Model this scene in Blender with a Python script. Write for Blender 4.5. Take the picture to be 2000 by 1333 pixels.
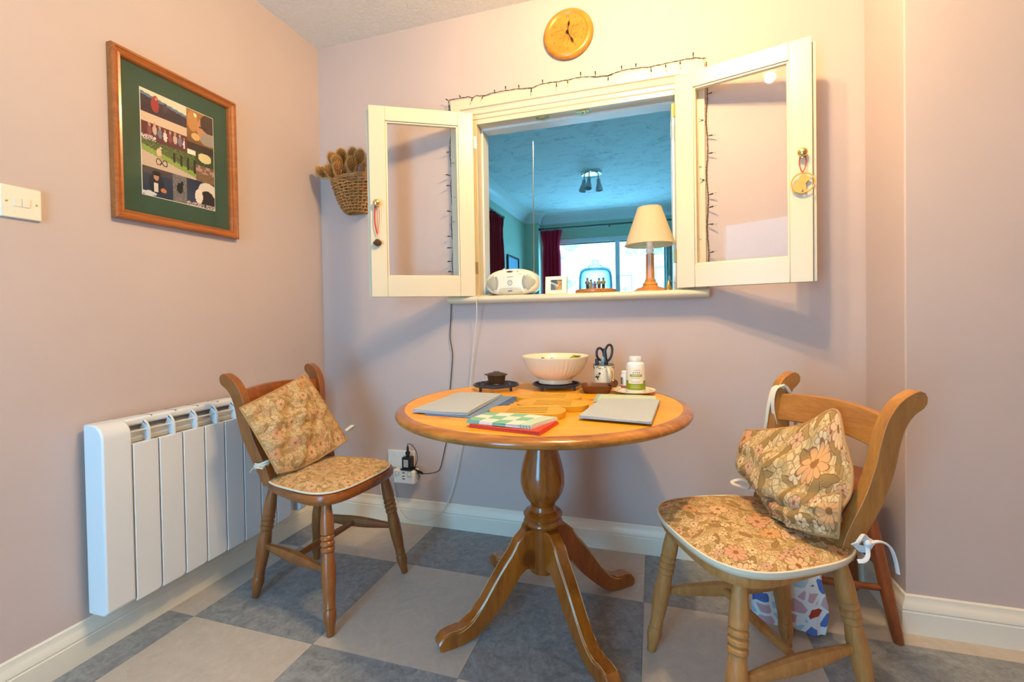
import bpy, math, random
from mathutils import Matrix, Vector
random.seed(7)
PI = math.pi
scene = bpy.context.scene
for _o in list(bpy.data.objects): bpy.data.objects.remove(_o)
COL = scene.collection

# ------------------------------------------------------------------ camera
cam_data = bpy.data.cameras.new('camera')
cam_data.sensor_fit = 'HORIZONTAL'; cam_data.sensor_width = 36.0
cam_data.lens = 889.6 / 2000 * 36
cam_data.shift_y = (633.65 - 666.5) / 2000
cam_data.clip_start = 0.02
cam = bpy.data.objects.new('camera', cam_data); COL.objects.link(cam)
def _cam_matrix(loc, yaw, pitch, roll):
    f = Vector((-math.sin(yaw)*math.cos(pitch), math.cos(yaw)*math.cos(pitch), math.sin(pitch)))
    r0 = Vector((math.cos(yaw), math.sin(yaw), 0)); u0 = r0.cross(f)
    r = r0*math.cos(roll) + u0*math.sin(roll); u = -r0*math.sin(roll) + u0*math.cos(roll)
    m = Matrix((r, u, -f)).transposed().to_4x4(); m.translation = loc
    return m
cam.matrix_world = _cam_matrix(Vector((1.6392, -1.9812, 1.0)), 0.2993, -0.0146, -0.0167)
scene.camera = cam

# ------------------------------------------------------------------ world, daylight, exposure
world = bpy.data.worlds.new('overcast_sky'); scene.world = world; world.use_nodes = True
_bg = world.node_tree.nodes['Background']
_bg.inputs[0].default_value = (0.19, 0.62, 1.0, 1); _bg.inputs[1].default_value = 15.0
def portal(name, loc, rot, sx, sy):
    l = bpy.data.lights.new(name, 'AREA'); l.shape = 'RECTANGLE'; l.size = sx; l.size_y = sy
    o = bpy.data.objects.new(name, l); COL.objects.link(o); o.location = loc; o.rotation_euler = rot
    l.cycles.is_portal = True
    return o
REAR_Y = -3.2
portal('kitchen_door_portal', (.75, REAR_Y-0.12, 1.04), (PI/2, 0, 0), .76, 1.9)      # sky light entering the glazed kitchen door behind the camera
portal('garden_window_portal', (1.0, 4.32, 1.2), (-PI/2, 0, 0), 1.62, 1.7)        # sky light entering the dining room window
scene.view_settings.view_transform = 'Standard'
scene.view_settings.look = 'None'
scene.view_settings.gamma = 1.0
scene.view_settings.use_curve_mapping = False
scene.view_settings.exposure = 0.0

# ------------------------------------------------------------------ mesh helpers
def T(x=0, y=0, z=0): return Matrix.Translation((x, y, z))
def RX(a): return Matrix.Rotation(a, 4, 'X')
def RY(a): return Matrix.Rotation(a, 4, 'Y')
def RZ(a): return Matrix.Rotation(a, 4, 'Z')

class MB:
    def __init__(s): s.v = []; s.f = []; s.uv = []; s.has_uv = False
    def add(s, vs, fs, M=None, uvs=None):
        o = len(s.v)
        for p in vs:
            p = Vector(p); s.v.append(M @ p if M else p)
        if uvs: s.has_uv = True
        s.uv += (uvs if uvs else [(0, 0)]*len(vs))
        s.f += [tuple(i+o for i in f) for f in fs]
        return s
    def box(s, x0, x1, y0, y1, z0, z1, M=None):
        v = [(x0,y0,z0),(x1,y0,z0),(x1,y1,z0),(x0,y1,z0),(x0,y0,z1),(x1,y0,z1),(x1,y1,z1),(x0,y1,z1)]
        return s.add(v, [(0,3,2,1),(4,5,6,7),(0,1,5,4),(1,2,6,5),(2,3,7,6),(3,0,4,7)], M)
    def prism(s, poly, z0, z1, M=None):
        n = len(poly)
        v = [(p[0],p[1],z0) for p in poly] + [(p[0],p[1],z1) for p in poly]
        f = [tuple(range(n-1,-1,-1)), tuple(range(n,2*n))] + [(i,(i+1)%n,n+(i+1)%n,n+i) for i in range(n)]
        return s.add(v, f, M)
    def lathe(s, prof, n=24, M=None, a0=0, a1=2*PI, fn=None, cap=True):
        full = abs(a1-a0-2*PI) < 1e-6; k = n if full else n+1
        v = []; f = []
        for i in range(k):
            a = a0+(a1-a0)*i/n
            for r, z in prof:
                rr = fn(r, z, a) if fn else r
                v.append((rr*math.cos(a), rr*math.sin(a), z))
        m = len(prof)
        for i in range(n):
            j = (i+1) % k
            for q in range(m-1):
                f.append((i*m+q, j*m+q, j*m+q+1, i*m+q+1))
        if full and cap:
            if prof[0][0] > 1e-6: f.append(tuple(i*m for i in range(n-1,-1,-1)))
            if prof[-1][0] > 1e-6: f.append(tuple(i*m+m-1 for i in range(n)))
        return s.add(v, f, M)
    def tube(s, pts, r, n=8, M=None, closed=False, flat=None, up=None):
        pts = [Vector(p) for p in pts]; m = len(pts)
        rad = r if isinstance(r, (list, tuple)) else [r]*m
        tang = []
        for i in range(m):
            a = pts[(i-1) % m] if (closed or i > 0) else pts[0]
            b = pts[(i+1) % m] if (closed or i < m-1) else pts[-1]
            t = b-a
            tang.append(t.normalized() if t.length > 1e-9 else Vector((0,0,1)))
        t0 = tang[0]
        nrm = Vector(up) if up else (Vector((0,0,1)) if abs(t0.z) < .9 else Vector((1,0,0)))
        nrm = (nrm - t0*nrm.dot(t0)).normalized()
        v = []; f = []
        for i in range(m):
            t = tang[i]
            if up: nrm = Vector(up)
            nrm = nrm - t*nrm.dot(t)
            nrm = nrm.normalized() if nrm.length > 1e-6 else t.orthogonal().normalized()
            b = t.cross(nrm)
            for k in range(n):
                a = 2*PI*k/n + (PI/n if n == 4 else 0)
                ca, sa = math.cos(a), math.sin(a)
                if n == 4: ca *= 1.41421; sa *= 1.41421
                e1, e2 = (flat if flat else (1, 1))
                v.append(pts[i] + nrm*(ca*rad[i]*e1) + b*(sa*rad[i]*e2))
        for i in range(m if closed else m-1):
            j = (i+1) % m
            for k in range(n):
                q = (k+1) % n
                f.append((i*n+k, i*n+q, j*n+q, j*n+k))
        if not closed:
            f.append(tuple(range(n-1,-1,-1))); f.append(tuple((m-1)*n+k for k in range(n)))
        return s.add(v, f, M)
    def grid(s, fn, nu, nv, M=None, uvfn=None, cu=False, cv=False):
        v = []; uv = []; ku = nu if cu else nu+1; kv = nv if cv else nv+1
        for i in range(ku):
            for j in range(kv):
                v.append(fn(i/nu, j/nv)); uv.append(uvfn(i/nu, j/nv) if uvfn else (i/nu, j/nv))
        f = [(i*kv+j, ((i+1)%ku)*kv+j, ((i+1)%ku)*kv+(j+1)%kv, i*kv+(j+1)%kv) for i in range(nu) for j in range(nv)]
        return s.add(v, f, M, uv)
    def ell(s, c, r, n=12, m=8, M=None):
        prof = [(math.sin(PI*k/m), -math.cos(PI*k/m)) for k in range(m+1)]
        prof[0] = (0, -1); prof[-1] = (0, 1)
        MM = T(*c) @ Matrix.Diagonal((r[0], r[1], r[2], 1))
        return s.lathe(prof, n, (M @ MM) if M else MM)
    def mesh(s, name, smooth=True, angle=35):
        me = bpy.data.meshes.new(name)
        me.from_pydata([tuple(p) for p in s.v], [], s.f)
        if s.has_uv:
            ul = me.uv_layers.new(name='UVMap')
            for lp in me.loops: ul.data[lp.index].uv = s.uv[lp.vertex_index]
        me.validate()
        import bmesh
        bm = bmesh.new(); bm.from_mesh(me)
        bmesh.ops.remove_doubles(bm, verts=bm.verts, dist=1e-6)
        bmesh.ops.recalc_face_normals(bm, faces=bm.faces)
        bm.to_mesh(me); bm.free()
        if smooth:
            me.polygons.foreach_set('use_smooth', [True]*len(me.polygons))
            me.set_sharp_from_angle(angle=math.radians(angle))
        return me
    def build(s, name, mat, parent=None, smooth=True, bevel=0, sub=0, angle=35, seg=2):
        me = s.mesh(name, smooth, angle)
        if mat: me.materials.append(mat)
        o = bpy.data.objects.new(name, me); COL.objects.link(o)
        if parent: o.parent = parent
        if bevel:
            b = o.modifiers.new('bevel', 'BEVEL'); b.width = bevel; b.segments = seg; b.limit_method = 'ANGLE'; b.angle_limit = math.radians(40)
            b.harden_normals = False
        if sub:
            q = o.modifiers.new('subdivision', 'SUBSURF'); q.levels = sub; q.render_levels = sub
        return o

def tag(o, label=None, cat=None, group=None, kind=None):
    if label: o['label'] = label
    if cat: o['category'] = cat
    if group: o['group'] = group
    if kind: o['kind'] = kind
    return o
def struct(o): o['kind'] = 'structure'; return o
def thing(name, label, cat, loc=(0,0,0), rz=0, group=None, rot=None):
    o = bpy.data.objects.new(name, None); COL.objects.link(o)
    o.empty_display_size = .05; o.location = loc
    o.rotation_euler = rot if rot else (0, 0, rz)
    return tag(o, label, cat, group)
def copy_tree(o, parent=None):
    c = o.copy(); COL.objects.link(c); c.parent = parent
    for ch in list(o.children): copy_tree(ch, c)
    return c
def setmat(o, frm, to):
    """swap a material on a copied tree (gives the copy its own mesh data)"""
    for c in [o]+list(o.children_recursive):
        if c.type == 'MESH' and c.data.materials and c.data.materials[0] == frm:
            c.data = c.data.copy(); c.data.materials[0] = to
def painted(name, w, h, nx, ny, fn, parent, M, mat, thick=None):
    """a flat print: an nx x ny panel lying in local XZ whose faces carry the printed colours fn(u,v), v from the top"""
    vs = []; fs = []; cols = []
    for j in range(ny+1):
        for i in range(nx+1): vs.append(M @ Vector((w*i/nx, 0, h*(1-j/ny))))
    for j in range(ny):
        for i in range(nx):
            a = j*(nx+1)+i; fs.append((a, a+nx+1, a+nx+2, a+1)); cols.append(fn((i+.5)/nx, (j+.5)/ny))
    me = bpy.data.meshes.new(name); me.from_pydata([tuple(v) for v in vs], [], fs)
    at = me.color_attributes.new('print', 'FLOAT_COLOR', 'CORNER')
    k = 0
    for p, c in zip(me.polygons, cols):
        for li in p.loop_indices: at.data[li].color = (c[0], c[1], c[2], 1)
    me.materials.append(mat)
    o = bpy.data.objects.new(name, me); COL.objects.link(o); o.parent = parent
    return o
def text(name, body, size, mat, parent, M, ext=.0002):
    cu = bpy.data.curves.new(name, 'FONT'); cu.body = body; cu.size = size; cu.extrude = ext; cu.align_x = 'CENTER'; cu.align_y = 'CENTER'; cu.resolution_u = 2
    t = bpy.data.objects.new(name+'_curve', cu); COL.objects.link(t)
    dg = bpy.context.evaluated_depsgraph_get()
    me = bpy.data.meshes.new_from_object(t.evaluated_get(dg))
    bpy.data.objects.remove(t); bpy.data.curves.remove(cu)
    me.transform(M); me.materials.clear(); me.materials.append(mat); me.name = name
    o = bpy.data.objects.new(name, me); COL.objects.link(o); o.parent = parent
    return o
def smooth_path(pts, k=6):
    """Catmull-Rom through pts"""
    P = [Vector(p) for p in pts]; out = []
    for i in range(len(P)-1):
        a = P[i-1] if i > 0 else P[i]*2-P[i+1]; b = P[i]; c = P[i+1]; d = P[i+2] if i+2 < len(P) else P[i+1]*2-P[i]
        for q in range(k):
            t = q/k
            out.append(.5*((2*b)+(c-a)*t+(2*a-5*b+4*c-d)*t*t+(3*b-a-3*c+d)*t**3))
    out.append(P[-1]); return out

# ------------------------------------------------------------------ material helpers
def lin(h):
    h = h.lstrip('#'); r = []
    for i in (0, 2, 4):
        c = int(h[i:i+2], 16)/255
        r.append(c/12.92 if c <= .04045 else ((c+.055)/1.055)**2.4)
    return tuple(r)
def rgba(c): return (c[0], c[1], c[2], 1)
class Mat:
    def __init__(s, name, rough=.5, metal=0, spec=.5, **kw):
        s.m = bpy.data.materials.new(name); s.m.use_nodes = True
        s.t = s.m.node_tree; s.p = s.t.nodes['Principled BSDF']
        s.p.inputs['Roughness'].default_value = rough; s.p.inputs['Metallic'].default_value = metal
        s.p.inputs['Specular IOR Level'].default_value = spec
        for k, v in kw.items(): s.p.inputs[k.replace('_', ' ')].default_value = v
        s._tc = None
    def n(s, typ, ins=None, **props):
        nd = s.t.nodes.new('ShaderNode'+typ)
        for k, v in props.items(): setattr(nd, k, v)
        for k, v in (ins or {}).items(): s.set(nd.inputs[k], v)
        return nd
    def set(s, sock, v):
        if isinstance(v, bpy.types.NodeSocket): s.t.links.new(v, sock)
        else:
            if sock.type == 'RGBA' and len(v) == 3: v = rgba(v)
            sock.default_value = v
    @property
    def tc(s):
        if s._tc is None: s._tc = s.t.nodes.new('ShaderNodeTexCoord')
        return s._tc
    def obj(s): return s.tc.outputs['Object']
    def uv(s): return s.tc.outputs['UV']
    def geo(s): return s.n('NewGeometry').outputs['Position']
    def map(s, vec, scale=(1,1,1), loc=(0,0,0), rot=(0,0,0)):
        return s.n('Mapping', {'Vector': vec, 'Scale': scale, 'Location': loc, 'Rotation': rot}).outputs[0]
    def math(s, op, a, b=0., c=0.):
        nd = s.n('Math', operation=op); s.set(nd.inputs[0], a); s.set(nd.inputs[1], b); s.set(nd.inputs[2], c); return nd.outputs[0]
    def vmath(s, op, a, b=(0,0,0)):
        nd = s.n('VectorMath', operation=op); s.set(nd.inputs[0], a)
        if op == 'SCALE': s.set(nd.inputs['Scale'], b)
        else: s.set(nd.inputs[1], b)
        return nd
    def mix(s, f, a, b, mode='MIX'):
        nd = s.n('Mix', data_type='RGBA', blend_type=mode); s.set(nd.inputs[0], f); s.set(nd.inputs[6], a); s.set(nd.inputs[7], b); return nd.outputs[2]
    def noise(s, vec, scale, detail=3., rough=.55, dist=0., out=0, dims='3D'):
        return s.n('TexNoise', {'Vector': vec, 'Scale': scale, 'Detail': detail, 'Roughness': rough, 'Distortion': dist}, noise_dimensions=dims).outputs[out]
    def vor(s, vec, scale, feature='F1', rand=1., dims='3D'):
        return s.n('TexVoronoi', {'Vector': vec, 'Scale': scale, 'Randomness': rand}, feature=feature, voronoi_dimensions=dims)
    def ramp(s, f, stops, interp='LINEAR'):
        nd = s.n('ValToRGB', {'Fac': f}); cr = nd.color_ramp; cr.interpolation = interp
        while len(cr.elements) < len(stops): cr.elements.new(.5)
        for e, (p, c) in zip(cr.elements, stops): e.position = p; e.color = rgba(c) if not isinstance(c, (int, float)) else (c, c, c, 1)
        return nd.outputs[0]
    def col(s, c): s.set(s.p.inputs['Base Color'], c); return s
    def rough(s, r): s.set(s.p.inputs['Roughness'], r); return s
    def bump(s, h, strength=.3, dist=.01):
        b = s.n('Bump', {'Height': h, 'Strength': strength, 'Distance': dist}); s.t.links.new(b.outputs[0], s.p.inputs['Normal']); return s

def plain(name, c, rough=.5, metal=0, var=.06, scale=30, bump=0, spec=.5, **kw):
    """a plain finish with slight procedural unevenness"""
    m = Mat(name, rough, metal, spec, **kw)
    c = lin(c) if isinstance(c, str) else c
    nz = m.noise(m.obj(), scale, 3)
    m.col(m.mix(nz, tuple(x*(1-var) for x in c), tuple(min(1, x*(1+var)) for x in c)))
    if bump: m.bump(nz, bump, .002)
    return m.m

def wood(name, dark, light, scale=6., axis='X', rough=.35, knots=False, streak=9., coat=0.):
    m = Mat(name, rough, Coat_Weight=coat, Coat_Roughness=.15)
    st = {'X': (1, streak, streak), 'Y': (streak, 1, streak), 'Z': (streak, streak, 1)}[axis]
    v = m.map(m.obj(), tuple(x*scale*.5 for x in st))
    a = m.noise(v, 1.0, 4, .6, 1.2)
    fine = m.noise(m.map(m.obj(), tuple(x*scale*3 for x in st)), 1.5, 2)
    f = m.math('ADD', m.math('MULTIPLY', a, .75), m.math('MULTIPLY', fine, .3))
    c = m.mix(m.ramp(f, [(.32, 0), (.7, 1)]), lin(dark), lin(light))
    if knots:
        kv = m.vor(m.map(m.obj(), (3.3, 5.5, 3.3), (.37, .21, .4)), 1.0, rand=.95)
        k = m.ramp(kv.outputs['Distance'], [(0, 1), (.07, .75), (.12, 0)])
        c = m.mix(m.math('MULTIPLY', k, .75), c, lin('#5a2a10'))
    m.col(c); m.bump(f, .06, .002)
    return m.m
# ------------------------------------------------------------------ materials
def m_wall(name, c, s=1.):
    m = Mat(name, .55, spec=.35)
    v = m.geo()
    a = m.noise(v, 1.6, 3); b = m.noise(v, 90, 2)
    c = lin(c)
    base = m.mix(m.ramp(a, [(.3, 0), (.7, 1)]), tuple(x*.955 for x in c), tuple(min(1, x*1.03) for x in c))
    m.col(base); m.bump(m.math('ADD', m.math('MULTIPLY', b, .35), m.noise(v, 14, 3)), .06*s, .004)
    return m.m
WALL = m_wall('lilac_wall_paint', '#cbb9b3')
GREENWALL = m_wall('pale_green_wall_paint', '#b4ccb6')
WHITEWALL = m_wall('white_outdoor_render', '#f2f4f4')
def m_artex(name, c, scale, strength, streak=1.):
    m = Mat(name, .85, spec=.2); v = m.geo()
    w = m.noise(m.map(v, (scale, scale*streak, scale)), 1, 5, .65, 1.4)
    k = m.vor(m.map(v, (scale*2, scale*2, scale*2)), 1, 'SMOOTH_F1').outputs[0]
    h = m.math('ADD', w, m.math('MULTIPLY', k, .5))
    m.col(m.mix(m.ramp(w, [(.35, 0), (.65, 1)]), tuple(x*.93 for x in lin(c)), lin(c)))
    m.bump(h, strength, .012)
    return m.m
ARTEX = m_artex('stippled_ceiling_paint', '#f8f2e8', 55, .55)
def m_swirl():
    m = Mat('swirled_ceiling_paint', .8, spec=.2); v = m.geo()
    w = m.noise(m.map(v, (4.2, 6.5, 4)), 1, 4, .6, 1.0)
    l = m.noise(m.map(v, (16, 42, 16)), 1, 5, .7, 2.2)
    mask = m.ramp(w, [(.48, 0), (.62, 1)])
    ln = m.ramp(l, [(.42, 1), (.5, 0)])
    f = m.math('MULTIPLY', mask, ln)
    m.col(m.mix(m.math('MULTIPLY', f, .6), lin('#eaf4fa'), lin('#7f9aa8')))
    m.bump(m.math('ADD', l, m.math('MULTIPLY', w, .4)), .4, .01)
    return m.m
SWIRL = m_swirl()
CREAM = plain('cream_gloss_paint', '#e0d2b4', .3, var=.02, scale=8)
SKIRT = plain('cream_skirting_paint', '#eee6d6', .35, var=.035, scale=7)
WHITEGLOSS = plain('white_gloss_paint', '#e9eef0', .3, var=.02)
def m_tile(name, c1, c2, sc):
    m = Mat(name, .38, spec=.4); v = m.geo()
    n1 = m.noise(m.map(v, (sc, sc, sc)), 1, 6, .68, 2.4)
    n2 = m.noise(m.map(v, (sc*3.5, sc*3.5, 1)), 1, 4, .7, 1.5)
    f = m.math('ADD', m.math('MULTIPLY', n1, .6), m.math('MULTIPLY', n2, .4))
    m.col(m.mix(m.ramp(f, [(.34, 0), (.66, 1)]), lin(c1), lin(c2)))
    m.rough(m.ramp(n1, [(.3, .32), (.7, .46)]))
    return m.m
TILE_L = m_tile('pale_marbled_vinyl', '#b3aaa0', '#c6bdb2', 9)
TILE_D = m_tile('grey_marbled_vinyl', '#6a6f74', '#a0a4a7', 13)
PINE = wood('honey_pine', '#e28c0c', '#fcb62c', 5, 'X', .38, True, 11, .1)
PINE_RIM = wood('dark_honey_pine', '#8a4a14', '#c07c30', 6, 'X', .2, False, 6, .4)
PINE_LEG = wood('orange_pine', '#7a3a0c', '#b4681e', 6, 'Z', .22, True, 5, .4)
PINE_V = wood('turned_pine', '#743608', '#a45c18', 6, 'Z', .18, False, 9, .5)
CHAIR = wood('brown_beech', '#74401a', '#a0602c', 7, 'Z', .3, False, 7, .25)
CHAIR_H = wood('brown_beech_seat', '#763c14', '#a65e24', 7, 'X', .3, False, 7, .25)
CHAIR_O = wood('honey_beech', '#98602a', '#c08440', 6, 'Y', .32, False, 7, .2)
CHAIR_OZ = wood('honey_beech_upright', '#98602a', '#be823e', 6, 'Z', .32, False, 7, .2)
CHAIR_P = wood('worn_pale_beech', '#9c6632', '#c28c50', 8, 'Z', .48, False, 6)
STOOLW = wood('chestnut_wood', '#6e3616', '#9a5424', 6, 'Z', .3, False, 7, .2)
FRAMEW = wood('orange_frame_wood', '#8e4a18', '#b86a28', 8, 'X', .28, False, 9, .3)
LAMPW = wood('lamp_wood', '#b8722e', '#d89448', 9, 'Z', .3, False, 7, .3)
CLOCKW = wood('clock_wood', '#b07218', '#cf8e2a', 9, 'X', .3, False, 6, .4)
BOARDW = wood('bamboo_wood', '#cc8e0a', '#e6ae28', 12, 'X', .4, False, 9, .05)
SLOT_SHADE = plain('slot_shade_brown', '#8a5208', .6)  # darker than the board: shade of the trivet slots put into the colour
BASEW = wood('dark_board_wood', '#9a5a26', '#c27f3e', 12, 'X', .3, False, 6, .3)
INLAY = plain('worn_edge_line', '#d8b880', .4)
BRASS = plain('polished_brass', (.80, .58, .22), .18, 1, .05)
OLDBRASS = plain('dull_brass', (.55, .42, .18), .35, 1, .15, 60)
CHROME = plain('chrome', (.75, .78, .8), .15, 1, .04)
STEEL = plain('brushed_steel', (.5, .52, .54), .3, 1, .08)
DARKSTEEL = plain('dark_grey_pole', '#3c4448', .5)
IRON = plain('blue_black_enamel_iron', '#2a3040', .3, 0, .2, 80)
POTBROWN = plain('brown_glazed_stoneware', '#4a3626', .3, 0, .22, 40)
DISHBROWN = plain('chestnut_glazed_stoneware', '#6a3c20', .22, 0, .2, 30)
WPLASTIC = plain('white_plastic', '#e9e7e2', .35, var=.015)
CREAMPLASTIC = plain('ivory_plastic', '#efe7d0', .3, var=.015)
RADWHITE = plain('white_radiator_enamel', '#e6e8ea', .32, var=.012)
GREYPLASTIC = plain('grey_plastic', '#8d9298', .4)
BLACK = plain('black_plastic', '#17171a', .35)
DARKWIRE = plain('dark_green_wire', '#2b2a22', .5)
WHITEWIRE = plain('white_cable', '#e4dccd', .45)
BLACKLINE = plain('engraved_dark_line', '#6b3f10', .6)
HANDS = plain('dark_bronze', '#231a10', .35, .4)
RED = plain('red_ribbon', '#c42a1c', .5, var=.1)
TIE = plain('cream_cotton_tie', '#e6ddca', .85, var=.06, scale=200, bump=.2)
TIEBLUE = plain('white_cotton_tie', '#dcdde0', .85, var=.06, scale=200, bump=.2)
PIPING = plain('tan_cotton_piping', '#b48c5e', .8, var=.1, scale=200)
PIPINGW = plain('cream_cotton_edge', '#e3d8c2', .85, var=.06, scale=200)
GREENMAT = plain('dark_green_mount', '#33503f', .7, var=.06, scale=15)
PAPER = plain('white_paper', '#f0ebe0', .6, var=.02)
CREAMCHINA = plain('cream_china', '#efe3c6', .22, var=.02, scale=9)
SOCKETLINE = plain('dark_slot', '#2c2c2c', .5)
def m_print(name, rough=.3):
    m = Mat(name, rough); m.col(m.n('VertexColor', layer_name='print').outputs[0]); return m.m
PRINT = m_print('photographic_print')
def m_glass(name, tint=(1,1,1), ior=1.5, frost=0., boost=1., edge=None):
    """thin clear pane: light passes straight through, the surface mirrors by angle"""
    m = Mat(name); t = m.t; t.nodes.remove(m.p)
    fc = m.n('LayerWeight', {'Blend': .5}).outputs['Facing']
    f0 = ((ior-1)/(ior+1))**2*.25*boost
    fr = m.math('MINIMUM', m.math('ADD', m.math('MULTIPLY', m.math('POWER', fc, 5.), (1-f0)*.8), f0), 1.)
    if edge: tint = m.mix(m.math('POWER', fc, 1.5), tint, edge)
    tr = m.n('BsdfTransparent', {'Color': tint if edge else rgba(tint)}).outputs[0]; gl = m.n('BsdfGlossy', {'Roughness': .02+frost}).outputs[0]
    mx = m.n('MixShader', {0: fr, 1: tr, 2: gl}); t.links.new(mx.outputs[0], t.nodes['Material Output'].inputs[0])
    return m.m
PANE = m_glass('window_glass')
CLOCHE = m_glass('cloche_glass', (.90, .97, 1.), 1.5, 0., 2.2, (.02, .055, .075))
def m_frosted():
    m = Mat('frosted_glass', .4, Transmission_Weight=.0); m.col(lin('#b9c4c8')); return m.m
FROST = m_frosted()
def m_emit(name, c, s):
    m = Mat(name, .5); m.col(c); m.set(m.p.inputs['Emission Color'], c); m.p.inputs['Emission Strength'].default_value = s; return m.m
LITSHADE = m_emit('lit_lamp_glass', (1., .80, .50), 8.)
def m_shade():
    m = Mat('parchment_lampshade', .8); c = m.mix(m.noise(m.obj(), 60, 2), lin('#efdcb4'), lin('#f4e4c0')); m.t.nodes.remove(m.p)
    mx = m.n('MixShader', {0: .42, 1: m.n('BsdfDiffuse', {'Color': c}).outputs[0], 2: m.n('BsdfTranslucent', {'Color': c}).outputs[0]})
    m.t.links.new(mx.outputs[0], m.t.nodes['Material Output'].inputs[0]); return m.m
SHADE = m_shade()
def m_velvet(name, c):
    m = Mat(name, .75, spec=.2); m.p.inputs['Sheen Weight'].default_value = .35; m.p.inputs['Sheen Roughness'].default_value = .4
    m.set(m.p.inputs['Sheen Tint'], lin('#c05070'))
    m.col(m.mix(m.noise(m.map(m.obj(), (30, 30, 3)), 1, 2), tuple(x*.8 for x in lin(c)), lin(c))); return m.m
VELVET = m_velvet('burgundy_velvet', '#e02c4c')
VELVET_D = m_velvet('dark_red_velvet', '#b02834')
def m_weave(name, c1, c2, sc=500, bump=.4, speck=None):
    m = Mat(name, .9, spec=.15); v = m.uv()
    w1 = m.n('TexWave', {'Vector': v, 'Scale': sc/6.28, 'Distortion': .6}, bands_direction='X').outputs[1]
    w2 = m.n('TexWave', {'Vector': v, 'Scale': sc/6.28, 'Distortion': .6}, bands_direction='Y').outputs[1]
    f = m.math('MULTIPLY', m.math('ADD', w1, w2), .5)
    n = m.noise(v, 120, 3)
    m.col(m.mix(m.math('ADD', m.math('MULTIPLY', f, .5), m.math('MULTIPLY', n, .5)), lin(c1), lin(c2))); m.bump(f, bump, .001); return m.m
GREYLINEN = m_weave('grey_linen', '#96a2b0', '#c2cad4')
DENIM = m_weave('blue_denim_weave', '#4a6288', '#8ea4c4')
GREENLINEN = m_weave('pale_green_linen', '#a9bfa6', '#d3dccb')
REDCLOTH = m_weave('coral_cotton', '#c03a2c', '#e0604c')
def m_check():
    m = Mat('mint_check_cotton', .9, spec=.15); v = m.uv()
    c = m.n('TexChecker', {'Vector': m.map(v, (1, 1, 1)), 'Scale': 26.}).outputs[1]
    b = m.n('TexWave', {'Vector': v, 'Scale': 38.}, bands_direction='X').outputs[1]
    x = m.n('SeparateXYZ', {0: v}).outputs[0]
    stripe = m.math('GREATER_THAN', x, .15)
    base = m.mix(c, lin('#7fb39c'), lin('#e6d9cf'))
    st = m.mix(m.math('GREATER_THAN', b, .5), lin('#8dbba6'), lin('#dcd8cc'))
    m.col(m.mix(stripe, base, st)); m.bump(m.noise(v, 400, 2), .2, .001); return m.m
MINTCHECK = m_check()
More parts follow.
